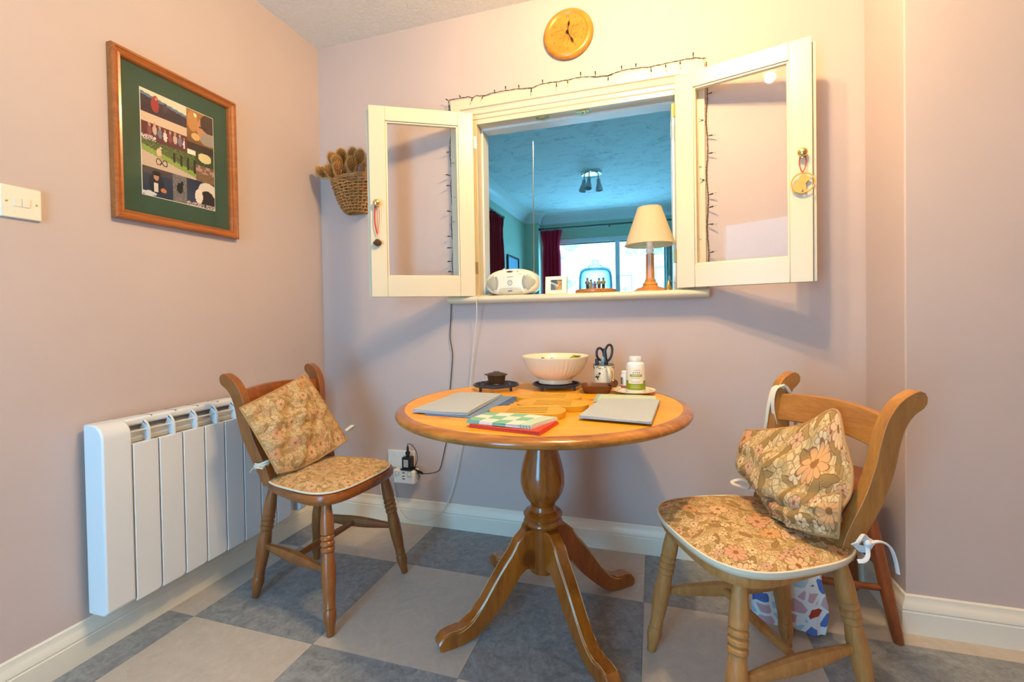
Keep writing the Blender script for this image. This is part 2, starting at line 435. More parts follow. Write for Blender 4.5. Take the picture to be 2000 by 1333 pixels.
def m_floral(name, seed, s=1., warm=0.):
    m = Mat(name, .85, spec=.2)
    uv0 = m.map(m.uv(), (s, s, 1), (seed, seed*.7, 0))
    wob = m.n('TexNoise', {'Vector': uv0, 'Scale': 45., 'Detail': 2.}).outputs[1]
    p = m.vmath('ADD', uv0, m.vmath('SCALE', m.vmath('SUBTRACT', wob, (.5, .5, .5)).outputs[0], .012).outputs[0]).outputs[0]
    cream = m.mix(m.noise(uv0, 18, 3), lin('#c9ab7a'), lin('#e6cc9c'))
    # fine scrolling stems
    e = m.vor(p, 75, 'DISTANCE_TO_EDGE', dims='2D').outputs['Distance']
    e2 = m.vor(m.map(p, (1, .45, 1), rot=(0, 0, .8)), 105, 'DISTANCE_TO_EDGE', dims='2D').outputs['Distance']
    swirl = m.math('LESS_THAN', m.math('MINIMUM', e, m.math('ADD', e2, .02)), .055)
    c = m.mix(m.math('MULTIPLY', swirl, .75), cream, lin('#7a5a36'))
    blot = m.ramp(m.noise(p, 42, 2, .5, .6), [(.50, 0), (.56, 1)])
    c = m.mix(m.math('MULTIPLY', blot, .5), c, lin('#9a7e46'))
    def local(scale, off):
        q = m.map(p, loc=off)
        v = m.vor(q, scale, dims='2D', rand=.9)
        d = m.vmath('SUBTRACT', q, v.outputs['Position']).outputs[0]
        rc = m.n('SeparateColor', {0: v.outputs['Color']})
        return d, rc.outputs
    def leaf(c, scale, off, L, W, col, vein):
        d, rc = local(scale, off)
        r = m.n('VectorRotate', {'Vector': d, 'Angle': m.math('MULTIPLY', rc[0], 6.283)}, rotation_type='Z_AXIS').outputs[0]
        xyz = m.n('SeparateXYZ', {0: r}).outputs
        ax = m.math('ABSOLUTE', m.math('DIVIDE', xyz[0], L)); ay = m.math('DIVIDE', m.math('ABSOLUTE', xyz[1]), W)
        sh = m.math('ADD', m.math('MULTIPLY', ax, ax), ay)
        inside = m.math('LESS_THAN', sh, 1.)
        vn = m.math('GREATER_THAN', m.math('SINE', m.math('ADD', m.math('MULTIPLY', xyz[1], 2600.), m.math('MULTIPLY', xyz[0], 900.))), .35)
        lc = m.mix(m.math('MULTIPLY', vn, .6), lin(col), lin(vein))
        ol = m.math('GREATER_THAN', sh, .82)
        lc = m.mix(ol, lc, lin('#6a5030'))
        keep = m.math('GREATER_THAN', rc[1], .25)
        return m.mix(m.math('MULTIPLY', inside, keep), c, lc)
    c = leaf(c, 30, (0, 0, 0), .016, .0062, '#947442', '#c4a068')
    c = leaf(c, 22, (.37, .13, 0), .024, .0085, '#846638', '#ae8c54')
    def flower(c, scale, off, R, cols, n=5., keepv=.3):
        d, rc = local(scale, off)
        xyz = m.n('SeparateXYZ', {0: d}).outputs
        r = m.vmath('LENGTH', d).outputs['Value']
        th = m.math('ADD', m.math('ARCTAN2', xyz[1], xyz[0]), m.math('MULTIPLY', rc[0], 6.283))
        pet = m.math('ABSOLUTE', m.math('COSINE', m.math('MULTIPLY', th, n)))
        pr = m.math('MULTIPLY', m.math('ADD', m.math('MULTIPLY', m.math('POWER', pet, .6), .5), .5), R)
        ins = m.math('LESS_THAN', r, pr)
        fc = m.ramp(rc[1], [(0, lin(cols[0])), (.35, lin(cols[1])), (.7, lin(cols[2]))], 'CONSTANT')
        fc = m.mix(m.math('MULTIPLY', m.math('LESS_THAN', pet, .25), .7), fc, lin('#8a5a38'))
        fc = m.mix(m.math('GREATER_THAN', r, m.math('MULTIPLY', pr, .88)), fc, lin('#855a3a'))
        fc = m.mix(m.math('LESS_THAN', r, R*.22), fc, lin('#8a5420'))
        keep = m.math('GREATER_THAN', rc[2], keepv)
        return m.mix(m.math('MULTIPLY', ins, keep), c, fc)
    c = flower(c, 26, (.11, .53, 0), .0135, ['#d4a684', '#e4c8a0', '#c9a088'], 3., .35)
    c = flower(c, 11.5, (.71, .29, 0), .030, ['#d8a06c', '#e0b890', '#d29a7c'], 5., .25)
    m.col(m.mix(warm, c, lin('#cfa876')))
    m.bump(m.math('ADD', m.noise(uv0, 60, 3), m.math('MULTIPLY', m.noise(uv0, 900, 1), .25)), .35, .004)
    return m.m
FLORAL = m_floral('faded_floral_cotton', 1.3, 1.35, .34)
FLORAL2 = m_floral('bright_floral_cotton', 5.7, 1.05, .16)
def m_bag():
    m = Mat('pebble_print_oilcloth', .25); v = m.obj()
    q = m.map(v, (1, .3, 1))
    vo = m.vor(q, 22, rand=.85); d = m.vor(q, 22, 'DISTANCE_TO_EDGE', rand=.85).outputs['Distance']
    rc = m.n('SeparateColor', {0: vo.outputs['Color']}).outputs
    pc = m.ramp(rc[0], [(0, lin('#5874b8')), (.2, lin('#c4a3ac')), (.45, lin('#a8c6d8')), (.7, lin('#b0402e')), (.8, lin('#c8a8b4'))], 'CONSTANT')
    m.col(m.mix(m.math('GREATER_THAN', d, .1), lin('#dfe4e6'), pc)); return m.m
BAG = m_bag()
def m_foliage():
    m = Mat('hazy_foliage', .7); n = m.noise(m.geo(), 9, 4, .7)
    m.col(m.mix(m.ramp(n, [(.35, 0), (.65, 1)]), lin('#7fa08c'), lin('#c4d8c0'))); return m.m
FOLIAGE = m_foliage()
WICKER = wood('brown_wicker', '#8c5826', '#cc9656', 20, 'X', .5, False, 3)
TEASEL = plain('dry_teasel', '#7a4818', .8, var=.3, scale=120)
TEASEL2 = plain('dry_teasel_tips', '#d8a458', .8, var=.2, scale=120)
CONE = plain('pine_cone_brown', '#6a4526', .6, var=.35, scale=90)
GILT = plain('gilt_wood', '#d9a94e', .35, var=.06)
SPEAKER = plain('grey_speaker_mesh', '#b3b09c', .5, var=.08, scale=300)
RADIOW = plain('pearl_white_plastic', '#eee6d2', .28, var=.015)
PINKCLAY = plain('painted_pink', '#b8806a', .5); NAVYCLAY = plain('painted_navy', '#3a4468', .5); TANCLAY = plain('painted_tan', '#b89464', .5)
ROSECLAY = plain('painted_rose', '#a8564e', .5); GOLDCLAY = plain('painted_ochre', '#c09a48', .5); PURPLECLAY = plain('painted_purple', '#55406e', .5)
SKINCLAY = plain('painted_skin', '#c99a7c', .5); BROWNCLAY = plain('painted_brown', '#5a4030', .5)
# ------------------------------------------------------------------ the setting
XR, YS, HC, XE = 2.388, -0.271, 2.404, 3.5
FAR_L, FAR_Y, FAR_R = -0.02, 4.2, 3.2
HX0, HX1, HZ0, HZ1 = 0.855, 1.756, 1.068, 1.912            # hatch hole in the wall
WT = 0.11
b = MB(); b.box(-.15, XE+.1, REAR_Y-.1, .0, -.06, -.004); floor = struct(b.build('floor', TILE_D, smooth=False))
# floor tiles, each its own piece
S_, TX, TY = .4879, .1351, -.3482
def col_edges():
    e = [0.0]+[TX+i*S_ for i in range(0, 5)]+[2.74]
    while e[-1]+S_ < XE: e.append(e[-1]+S_)
    return e+[XE]
def row_edges():
    e = [0.0, TY+0*S_]; k = 1
    while TY-k*S_ > REAR_Y: e.append(TY-k*S_); k += 1
    return e+[REAR_Y]
ce, re_ = col_edges(), row_edges()
tile_mesh = {}
for i in range(len(ce)-1):
    for j in range(len(re_)-1):
        x0, x1, y1, y0 = ce[i], ce[i+1], re_[j], re_[j+1]
        if x0 >= XR-.01 and j == 0 and y1 > YS: y1 = YS
        if y1-y0 < .01: continue
        dark = ((i-1)+(j-1)) % 2 == 0
        key = (round(x1-x0, 3), round(y1-y0, 3), dark)
        if key not in tile_mesh:
            g = .0004; t = MB(); t.box(g, x1-x0-g, g, y1-y0-g, -.004, 0); me = t.mesh('floor_tile', False); me.materials.append(TILE_D if dark else TILE_L); tile_mesh[key] = me
        o = bpy.data.objects.new('floor_tile', tile_mesh[key]); COL.objects.link(o); o.location = (x0, y0, 0); o.parent = floor
b = MB(); b.box(-.15, XE+.1, REAR_Y-.1, 0.0, HC, HC+.08); struct(b.build('ceiling', ARTEX, smooth=False))
b = MB(); b.box(-.14, HX0, 0, WT, 0, HC); b.box(HX1, XE+.1, 0, WT, 0, HC); b.box(HX0, HX1, 0, WT, 0, HZ0); b.box(HX0, HX1, 0, WT, HZ1, HC)
struct(b.build('wall_back', WALL, smooth=False))
b = MB(); b.box(-.14, 0, REAR_Y-.1, 0, 0, HC); struct(b.build('wall_left', WALL, smooth=False))
b = MB(); b.box(XR, XE+.1, YS, 0, 0, HC); struct(b.build('wall_right', WALL, smooth=False, bevel=.004))
b = MB(); b.box(XE, XE+.1, REAR_Y-.1, YS, 0, HC); struct(b.build('wall_right_end', WALL, smooth=False))
# rear wall with the kitchen window (behind the camera)
KD = (.37, 1.13, .09, 1.99)
b = MB(); ya, yb = REAR_Y-.1, REAR_Y
b.box(0, KD[0], ya, yb, 0, HC); b.box(KD[1], XE, ya, yb, 0, HC)
b.box(KD[0], KD[1], ya, yb, 0, KD[2]); b.box(KD[0], KD[1], ya, yb, KD[3], HC)
struct(b.build('wall_rear', WALL, smooth=False))
for nm, Q, mul in (('door_2', KD, False),):
    w = bpy.data.objects.new(nm, None); COL.objects.link(w); struct(w)
    for x in (Q[0], Q[1]-.05)+(((Q[0]+Q[1])/2-.025,) if mul else ()):
        b = MB(); b.box(x, x+.05, REAR_Y-.08, REAR_Y-.02, Q[2], Q[3]); b.build('frame_upright', WHITEGLOSS, w)
    for z in (Q[2], Q[3]-.05):
        b = MB(); b.box(Q[0]+.05, Q[1]-.05, REAR_Y-.08, REAR_Y-.02, z, z+.05); b.build('frame_rail', WHITEGLOSS, w)
    b = MB(); b.box(Q[0]+.05, Q[1]-.05, REAR_Y-.052, REAR_Y-.048, Q[2]+.05, Q[3]-.05); b.build('pane', PANE, w)

SK = [(0,0),(.018,0),(.018,.066),(.0155,.070),(.0175,.074),(.0165,.082),(.010,.094),(.007,.100),(.0065,.112),(.003,.116),(0,.116)]
def skirting(name, p0, p1, nrm, ext0=0, ext1=0):
    p0, p1, nrm = Vector((*p0, 0)), Vector((*p1, 0)), Vector((*nrm, 0)); d = (p1-p0).normalized()
    v = []; k = len(SK)
    for P, e in ((p0, ext0), (p1, -ext1)):
        for q, z in SK: v.append(P + nrm*q + d*e*q/1.0 + Vector((0,0,z)))
    f = [(i, (i+1) % k, k+(i+1) % k, k+i) for i in range(k)]+[tuple(range(k)), tuple(range(2*k-1, k-1, -1))]
    m = MB(); m.add(v, f); return struct(m.build(name, SKIRT, angle=25))
skirting('baseboard_left', (0, REAR_Y), (0, 0), (1, 0), 0, 1)
skirting('baseboard_back', (0, 0), (XR, 0), (0, -1), 1, 1)
skirting('baseboard_return', (XR, 0), (XR, YS), (-1, 0), 1, -1)
skirting('baseboard_right', (XR, YS), (XE, YS), (0, -1), -1, 0)

# ---- the serving hatch: architrave, lining, sill
hatch = bpy.data.objects.new('window_1', None); COL.objects.link(hatch); struct(hatch)
def arch_run(name, p0, p1, out, ends):
    """architrave piece: profile across the width (q from the outer edge inwards, depth towards the room)"""
    prof = [(0,0),(0,.024),(.003,.027),(.046,.027),(.050,.021),(.058,.017),(.066,.019),(.072,.017),(.076,.012),(.092,.012),(.095,.009),(.100,0)]
    p0, p1, out = Vector(p0), Vector(p1), Vector(out); d = (p1-p0).normalized(); v = []; k = len(prof)
    for P, sgn in ((p0, 1), (p1, -1)):
        for q, dep in prof: v.append(P - out*q + d*(sgn*q if ends else 0) + Vector((0, -dep, 0)))
    f = [(i, (i+1) % k, k+(i+1) % k, k+i) for i in range(k)]+[tuple(range(k)), tuple(range(2*k-1, k-1, -1))]
    m = MB(); m.add(v, f); return m.build(name, CREAM, hatch, angle=25)
AX0, AX1, AZ = .752, 1.846, 2.008
arch_run('architrave_top', (AX0, -.0005, AZ), (AX1, -.0005, AZ), (0, 0, 1), True)
for nm, x, ox in (('architrave_side', AX0, -1), ('architrave_side', AX1, 1)):
    prof = [(0,0),(0,.024),(.003,.027),(.046,.027),(.050,.021),(.058,.017),(.066,.019),(.072,.017),(.076,.012),(.092,.012),(.095,.009),(.100,0)]
    k = len(prof); v = [(x-ox*q, -.0005-d, 1.1) for q, d in prof]+[(x-ox*q, -.0005-d, AZ-q) for q, d in prof]
    f = [(i, (i+1) % k, k+(i+1) % k, k+i) for i in range(k)]+[tuple(range(k)), tuple(range(2*k-1, k-1, -1))]
    m = MB(); m.add(v, f); m.build(nm, CREAM, hatch, angle=25)
for x0, x1 in ((.855, .876), (1.735, 1.756)):
    m = MB(); m.box(x0, x1, -.009, WT+.005, 1.1, 1.912); m.build('lining_side', CREAM, hatch, bevel=.002)
m = MB(); m.box(.876, 1.735, -.009, WT+.005, 1.891, 1.912); m.build('lining_top', CREAM, hatch, bevel=.002)
m = MB()
for x0, x1 in ((.876, .886), (1.725, 1.735)): m.box(x0, x1, .045, WT+.003, 1.1, 1.891)
m.box(.886, 1.725, .045, WT+.003, 1.881, 1.891); m.build('door_stop', WHITEGLOSS, hatch, bevel=.002)
# sill board with a rounded nose, ends rounded
def nose(y): return y
prof = [(WT+.02, 1.068), (-.055, 1.068), (-.064, 1.071), (-.070, 1.0775), (-.072, 1.084), (-.070, 1.0905), (-.064, 1.097), (-.055, 1.1), (WT+.02, 1.1)]
SX0, SX1 = .737, 1.853
m = MB(); k = len(prof); v = []
for x, sc in ((SX0, .965), (SX0+.004, .985), (SX0+.012, 1.), (SX1-.012, 1.), (SX1-.004, .985), (SX1, .965)):
    for y, z in prof: v.append((x, y if y > 0 else y*(1 if sc == 1 else .9+.1*(sc-.965)/.035), 1.084+(z-1.084)*sc))
f = [(a*k+i, a*k+(i+1) % k, (a+1)*k+(i+1) % k, (a+1)*k+i) for a in range(5) for i in range(k)]+[tuple(range(k)), tuple(range(6*k-1, 5*k-1, -1))]
# the sill's horns sit in front of the wall face; the tail runs through the hole
m.add([(p[0] if isinstance(p, tuple) else p[0], min(p[1], -.0005) if not (HX0 < p[0] < HX1) else p[1], p[2]) for p in v], f)
sill = m.build('hatch_sill', CREAM, hatch, angle=40)
m = MB(); m.box(HX0+.001, HX1-.001, -.001, WT+.02, 1.068, 1.1); m.build('sill_tail', CREAM, hatch, bevel=.002)
for x in (1.18, 1.36):                                       # ball catch keeps on the head of the lining
    m = MB(); m.box(x-.028, x+.028, .004, .030, 1.888, 1.8905); m.box(x-.012, x+.012, .006, .028, 1.884, 1.889); m.ell((x, .017, 1.884), (.006, .006, .004)); m.build('catch_plate', OLDBRASS, hatch)

# ---- dining room beyond the hatch
b = MB(); b.box(FAR_L-.12, FAR_R+.1, WT, FAR_Y+.2, -.06, 0); struct(b.build('floor_dining', plain('beige_carpet', '#b8a48c', .95, 0, .12, 200)))
b = MB(); b.box(FAR_L-.12, FAR_R+.1, WT, FAR_Y+.2, 2.4, 2.48); struct(b.build('ceiling_dining', SWIRL, smooth=False))
LD = (1.55, 2.74, 1.965)                                      # door in the left wall of the dining room: y0, y1, top
b = MB(); b.box(FAR_L-.12, FAR_L, WT, LD[0], 0, 2.4); b.box(FAR_L-.12, FAR_L, LD[1], FAR_Y+.2, 0, 2.4); b.box(FAR_L-.12, FAR_L, LD[0], LD[1], LD[2], 2.4)
struct(b.build('wall_dining_left', GREENWALL, smooth=False))
b = MB(); b.box(FAR_R, FAR_R+.1, WT, FAR_Y+.2, 0, 2.4); struct(b.build('wall_dining_right', GREENWALL, smooth=False))
GW = (.215, 1.84, .12, 2.065)
b = MB(); b.box(FAR_L, .17, 4.06, FAR_Y+.12, 0, 2.4); b.box(.17, GW[0], FAR_Y, FAR_Y+.12, 0, 2.4); b.box(GW[1], FAR_R, FAR_Y, FAR_Y+.12, 0, 2.4); b.box(GW[0], GW[1], FAR_Y, FAR_Y+.12, GW[3], 2.4); b.box(GW[0], GW[1], FAR_Y, FAR_Y+.12, 0, GW[2])
struct(b.build('wall_dining_far', GREENWALL, smooth=False))
def cove(name, p0, p1, nrm, e0=0, e1=0):
    p0, p1, nrm = Vector(p0), Vector(p1), Vector(nrm); d = (p1-p0).normalized()
    pr = [(0, 0), (0, -.12), (.006, -.125), (.010, -.118)]+[(.12-.11*math.cos(a), -.115+.11*math.sin(a)) for a in [PI/2*i/8 for i in range(9)]]+[(.125, -.004), (.125, 0)]
    k = len(pr); v = []
    for P, e in ((p0, e0), (p1, -e1)):
        for q, z in pr: v.append(P + nrm*q + d*e*q + Vector((0, 0, z)))
    f = [(i, (i+1) % k, k+(i+1) % k, k+i) for i in range(k)]+[tuple(range(k)), tuple(range(2*k-1, k-1, -1))]
    m = MB(); m.add(v, f); return struct(m.build(name, SWIRL if False else WHITEGLOSS, angle=30))
cove('trim_1', (FAR_L, WT, 2.4), (FAR_L, 4.06, 2.4), (1, 0, 0), 0, 1)
cove('trim_2', (FAR_L, 4.06, 2.4), (.17, 4.06, 2.4), (0, -1, 0), 1, -1)
cove('trim_3', (.17, FAR_Y, 2.4), (FAR_R, FAR_Y, 2.4), (0, -1, 0), 0, 0)
cove('trim_4', (.17, 4.06, 2.4), (.17, FAR_Y, 2.4), (1, 0, 0), -1, 1)
# door on the left
dl = bpy.data.objects.new('door_1', None); COL.objects.link(dl); struct(dl)
b = MB(); b.box(FAR_L-.001, FAR_L+.018, LD[0]-.07, LD[0], 0, LD[2]+.07); b.box(FAR_L-.001, FAR_L+.018, LD[1], LD[1]+.07, 0, LD[2]+.07); b.box(FAR_L-.001, FAR_L+.018, LD[0], LD[1], LD[2], LD[2]+.07)
b.build('door_casing', WHITEGLOSS, dl, bevel=.004)
b = MB(); b.box(FAR_L-.09, FAR_L-.05, LD[0], LD[1], 0, LD[2]); b.build('door_leaf', WHITEGLOSS, dl, bevel=.003)
for z0, z1 in ((1.05, 1.8), (.2, .9)):
    b = MB(); b.box(FAR_L-.052, FAR_L-.044, LD[0]+.1, LD[1]-.1, z0, z1); b.build('door_panel', WHITEGLOSS, dl, bevel=.004)
# garden window
gw = bpy.data.objects.new('window_3', None); COL.objects.link(gw); struct(gw)
def bar(x0, x1, z0, z1, y0=FAR_Y+.02, y1=FAR_Y+.08, nm='window_frame'):
    m = MB(); m.box(x0, x1, y0, y1, z0, z1); m.build(nm, WHITEGLOSS, gw, bevel=.004)
bar(GW[0], GW[0]+.05, GW[2], GW[3]); bar(GW[1]-.05, GW[1], GW[2], GW[3]); bar(GW[0]+.05, GW[1]-.05, GW[3]-.07, GW[3]); bar(GW[0]+.05, GW[1]-.05, GW[2], GW[2]+.06)
bar(1.175, 1.235, GW[2]+.06, GW[3]-.07, nm='mullion')
for x0, x1 in ((GW[0]+.05, 1.175), (1.235, GW[1]-.05)):
    m = MB(); m.box(x0, x1, FAR_Y+.048, FAR_Y+.052, GW[2]+.06, GW[3]-.07); m.build('pane', PANE, gw)
    m = MB(); m.box(x0, x1, FAR_Y+.03, FAR_Y+.07, GW[3]-.082, GW[3]-.0701); m.build('gasket', BLACK, gw)
# conservatory and garden beyond
b = MB(); b.box(-2.5, 5.5, FAR_Y+.2, 20, -.12, -.02); struct(b.build('ground_outside', plain('pale_paving', '#d8d8d4', .8)))
b = MB(); b.box(-2.5, -.35, 6.6, 6.72, 0, 2.02); b.box(.32, 4.5, 6.6, 6.72, 0, 2.02); b.box(-.35, .32, 6.6, 6.72, 0, .95); b.box(-.35, .32, 6.6, 6.72, 1.72, 2.02)
struct(b.build('wall_conservatory', WHITEWALL, smooth=False))
roof = tag(bpy.data.objects.new('conservatory_roof', None), 'white conservatory roof with sloping rafters outside dining room window', 'roof'); COL.objects.link(roof)
for x in (-1.6, -.55, .45, 1.4, 2.4):
    m = MB(); m.tube([(x+.35, 4.45, 2.75), (x, 6.66, 2.05)], .03, 4, flat=(1.3, .8)); m.build('rafter', WHITEGLOSS, roof)
m = MB(); m.box(-2.2, 3.2, 6.58, 6.74, 2.02, 2.08); m.build('eaves_beam', WHITEGLOSS, roof)
m = MB(); m.add([(-2.2, 4.45, 2.79), (3.2, 4.45, 2.79), (3.2, 6.7, 2.09), (-2.2, 6.7, 2.09)], [(0,1,2,3)]); m.build('roof_glass', PANE, roof)
def tree_blob(name, label, c, r, n, seed):
    rnd = random.Random(seed); m = MB()
    for i in range(n):
        p = [rnd.gauss(0, .42) for _ in range(3)]; q = (c[0]+p[0]*r[0], c[1]+p[1]*r[1], c[2]+p[2]*r[2]); s = .16+.14*rnd.random()
        m.ell(q, (s*r[0]*.6, s*r[1]*.6, s*r[2]*.6), 8, 5, None)
    t = thing(name, label, 'tree', (c[0], c[1], 0)); m2 = MB(); m2.v = [v-Vector((c[0], c[1], 0)) for v in m.v]; m2.f = m.f; m2.uv = m.uv
    m2.build('crown', FOLIAGE, t)
    k = MB(); k.lathe([(.11, -.05), (.07, c[2]*.6), (.04, c[2])], 8); k.build('trunk', BROWNCLAY, t)
tree_blob('garden_tree', 'hazy pale tree seen through left part of the conservatory roof', (-1.5, 9.2, 2.4), (1.5, 1., 1.6), 60, 1)
tree_blob('garden_tree', 'hazy pale tree behind window mullion above the conservatory wall', (1.7, 13.5, 3.0), (1.6, 1., 1.4), 50, 2)
def conserv_pic(x0, x1, z0, z1, tilt, label):
    t = thing('leaning_picture', label, 'picture', ((x0+x1)/2, 6.45, 0)); h = (x1-x0)/2; M = T(0, 0, z0) @ RX(-tilt)
    m = MB()
    for a in ((-h, -h+.015, 0, z1-z0), (h-.015, h, 0, z1-z0), (-h, h, 0, .015), (-h, h, z1-z0-.015, z1-z0)): m.box(a[0], a[1], -.012, .012, a[2], a[3], M)
    m.build('picture_frame', GREYPLASTIC, t)
    painted('print', 2*h, z1-z0, 14, 14, lambda u, v: lin('#9fd0d8') if (u-.55)**2*3+(v-.7)**2 < .05 else lin('#eef6f8'), t, M @ T(-h, 0, 0), PRINT)
    m = MB(); m.box(-h*.8, h*.8, -.1, .1, 0, z0); m.build('stand', WHITEGLOSS, t)
conserv_pic(1.02, 1.30, 1.30, 1.74, .12, 'white framed picture leaning outside right window pane beside the mullion')
conserv_pic(1.70, 1.98, 1.30, 1.86, .1, 'framed picture outside right window pane behind the lamp stem')

# ---- dining room things
def curtain(name, label, mat, p0, p1, ztop, zbot, pole_z, waves, depth, seed):
    """gathered curtain hanging from p0 to p1 (plan), pleats as a deep wave, pinched heading"""
    rnd = random.Random(seed); p0, p1 = Vector((*p0, 0)), Vector((*p1, 0)); d = p1-p0; L = d.length; d.normalize(); n = Vector((-d.y, d.x, 0))
    t = thing(name, label, 'curtain', tuple(p0)); ph = [rnd.random()*6.28 for _ in range(6)]
    def fn(u, v):
        z = ztop+(zbot-ztop)*v
        head = max(0, 1-v/.09)
        neck = math.exp(-((v-.10)/.04)**2)
        w = 1 - .12*neck + .10*head
        a = depth*(.55+.45*min(1, v*4))
        off = a*math.sin(u*waves*2*PI+ph[0]+.5*math.sin(v*2+ph[1])) + .25*a*math.sin(u*waves*4.7*PI+ph[2]+v)
        if head > 0: off += .012*head*math.sin(u*waves*9*PI); z += .012*head*math.sin(u*waves*7*PI+1)
        q = (u-.5)*w+.5
        return d*(q*L) + n*off + Vector((0, 0, z))
    m = MB(); m.grid(fn, int(waves*14), 28); o = m.build('drape', mat, t); sd = o.modifiers.new('thickness', 'SOLIDIFY'); sd.thickness = .006
    for k in range(int(waves)+1):
        q = d*(L*k/waves) + Vector((0, 0, pole_z-.004)); m = MB()
        m.tube([q+Vector((0, 0, 0)) + n*(.018*math.cos(a)) + Vector((0, 0, .018*math.sin(a))) for a in [2*PI*i/14 for i in range(14)]], .0022, 6, closed=True)
        m.build('ring', STEEL, t)
    return t
curtain('velvet_curtain', 'burgundy velvet curtain drawn back at left edge of garden window', VELVET, (.215, 4.06), (.475, 4.06), 2.165, .05, 2.185, 5, .024, 3)
curtain('velvet_curtain', 'dark red velvet curtain hanging by the door on side wall', VELVET_D, (.075, 2.78), (.075, 2.40), 2.09, .05, 2.11, 5, .03, 5)
def pole(label, p0, p1, brs, off):
    t = thing('curtain_pole', label, 'curtain pole', p0); a = Vector(p0); e = Vector(p1)-a
    m = MB(); m.tube([(0,0,0), tuple(e)], .0095, 10); m.build('rod', DARKSTEEL, t)
    m = MB(); m.ell((0,0,0), (.018,.018,.018)); m.build('finial', DARKSTEEL, t); m = MB(); m.ell(tuple(e), (.018,.018,.018)); m.build('finial', DARKSTEEL, t)
    for k in brs:
        q = e*k; m = MB(); m.tube([tuple(q), tuple(q+Vector(off))], .006, 8); m.ell(tuple(q+Vector((0,0,-.015))), (.008,.008,.02)); m.build('bracket', DARKSTEEL, t)
pole('slim steel curtain pole above garden window', (.19, 4.06, 2.19), (2.2, 4.06, 2.19), (.46, .95), (0, .135, 0))
pole('slim steel curtain pole running along the side wall', (.075, 1.3, 2.108), (.075, 2.82, 2.108), (.1, .62), (-.09, 0, 0))
t = thing('ceiling_spotlight', 'round chrome ceiling fitting with three frosted spots in blue dining room', 'ceiling light', (1.085, 2.52, 2.4))
m = MB(); m.lathe([(0, -.026), (.085, -.026), (.100, -.020), (.104, -.008), (.104, 0)], 36); m.build('ceiling_plate', CHROME, t)
for k, (a, tilt) in enumerate(((200, 10), (260, 20), (350, 4))):
    a = math.radians(a); x, y = .07*math.cos(a), .07*math.sin(a)
    m = MB(); m.tube([(x, y, -.02), (x, y, -.075)], .006, 8); m.build('arm', STEEL, t)
    M = T(x, y, -.07) @ RZ(a) @ RY(-math.radians(tilt))
    m = MB(); m.lathe([(0, 0), (.016, 0), (.018, -.02), (.018, -.045), (0, -.045)], 16, M); m.build('lamp_holder', STEEL, t)
    m = MB(); m.lathe([(.018, -.04), (.026, -.065), (.034, -.10), (.036, -.115), (.033, -.115), (.022, -.065)], 20, M, cap=False); m.build('glass_shade', FROST, t)
# framed picture on the dining room side wall
t = thing('wall_picture', 'small blue picture in thin dark frame on dining room wall', 'picture', (FAR_L+.002, 3.22, 1.36))
m = MB()
for y0, y1, z0, z1 in ((0, .02, 0, .40), (.45, .47, 0, .40), (.02, .45, 0, .02), (.02, .45, .38, .40)): m.box(0, .02, y0, y1, z0, z1)
m.build('picture_frame', BLACK, t)
painted('print', .43, .36, 16, 12, lambda u, v: lin('#3f7fb8') if (.5 < v < .85 and abs(math.sin(u*9)) > .4) else lin('#8fc0e0'), t, T(.008, .02, .02) @ RZ(PI/2), PRINT)
# vertical blind at the right side of the garden window
t = thing('vertical_blind', 'pale vertical blind bunched at right of garden window', 'blind', (1.80, 4.13, 0))
m = MB(); m.box(-.02, .32, -.02, .02, 2.0, 2.03); m.build('head_rail', WHITEGLOSS, t)
for k in range(9):
    m = MB(); m.box(-.04, .04, -.0008, .0008, .3, 2.0, T(k*.032, 0, 0) @ RZ(1.25)); m.build('slat', plain('blind_fabric', '#cfd8d2', .8) if k == 0 else bpy.data.materials['blind_fabric'], t)
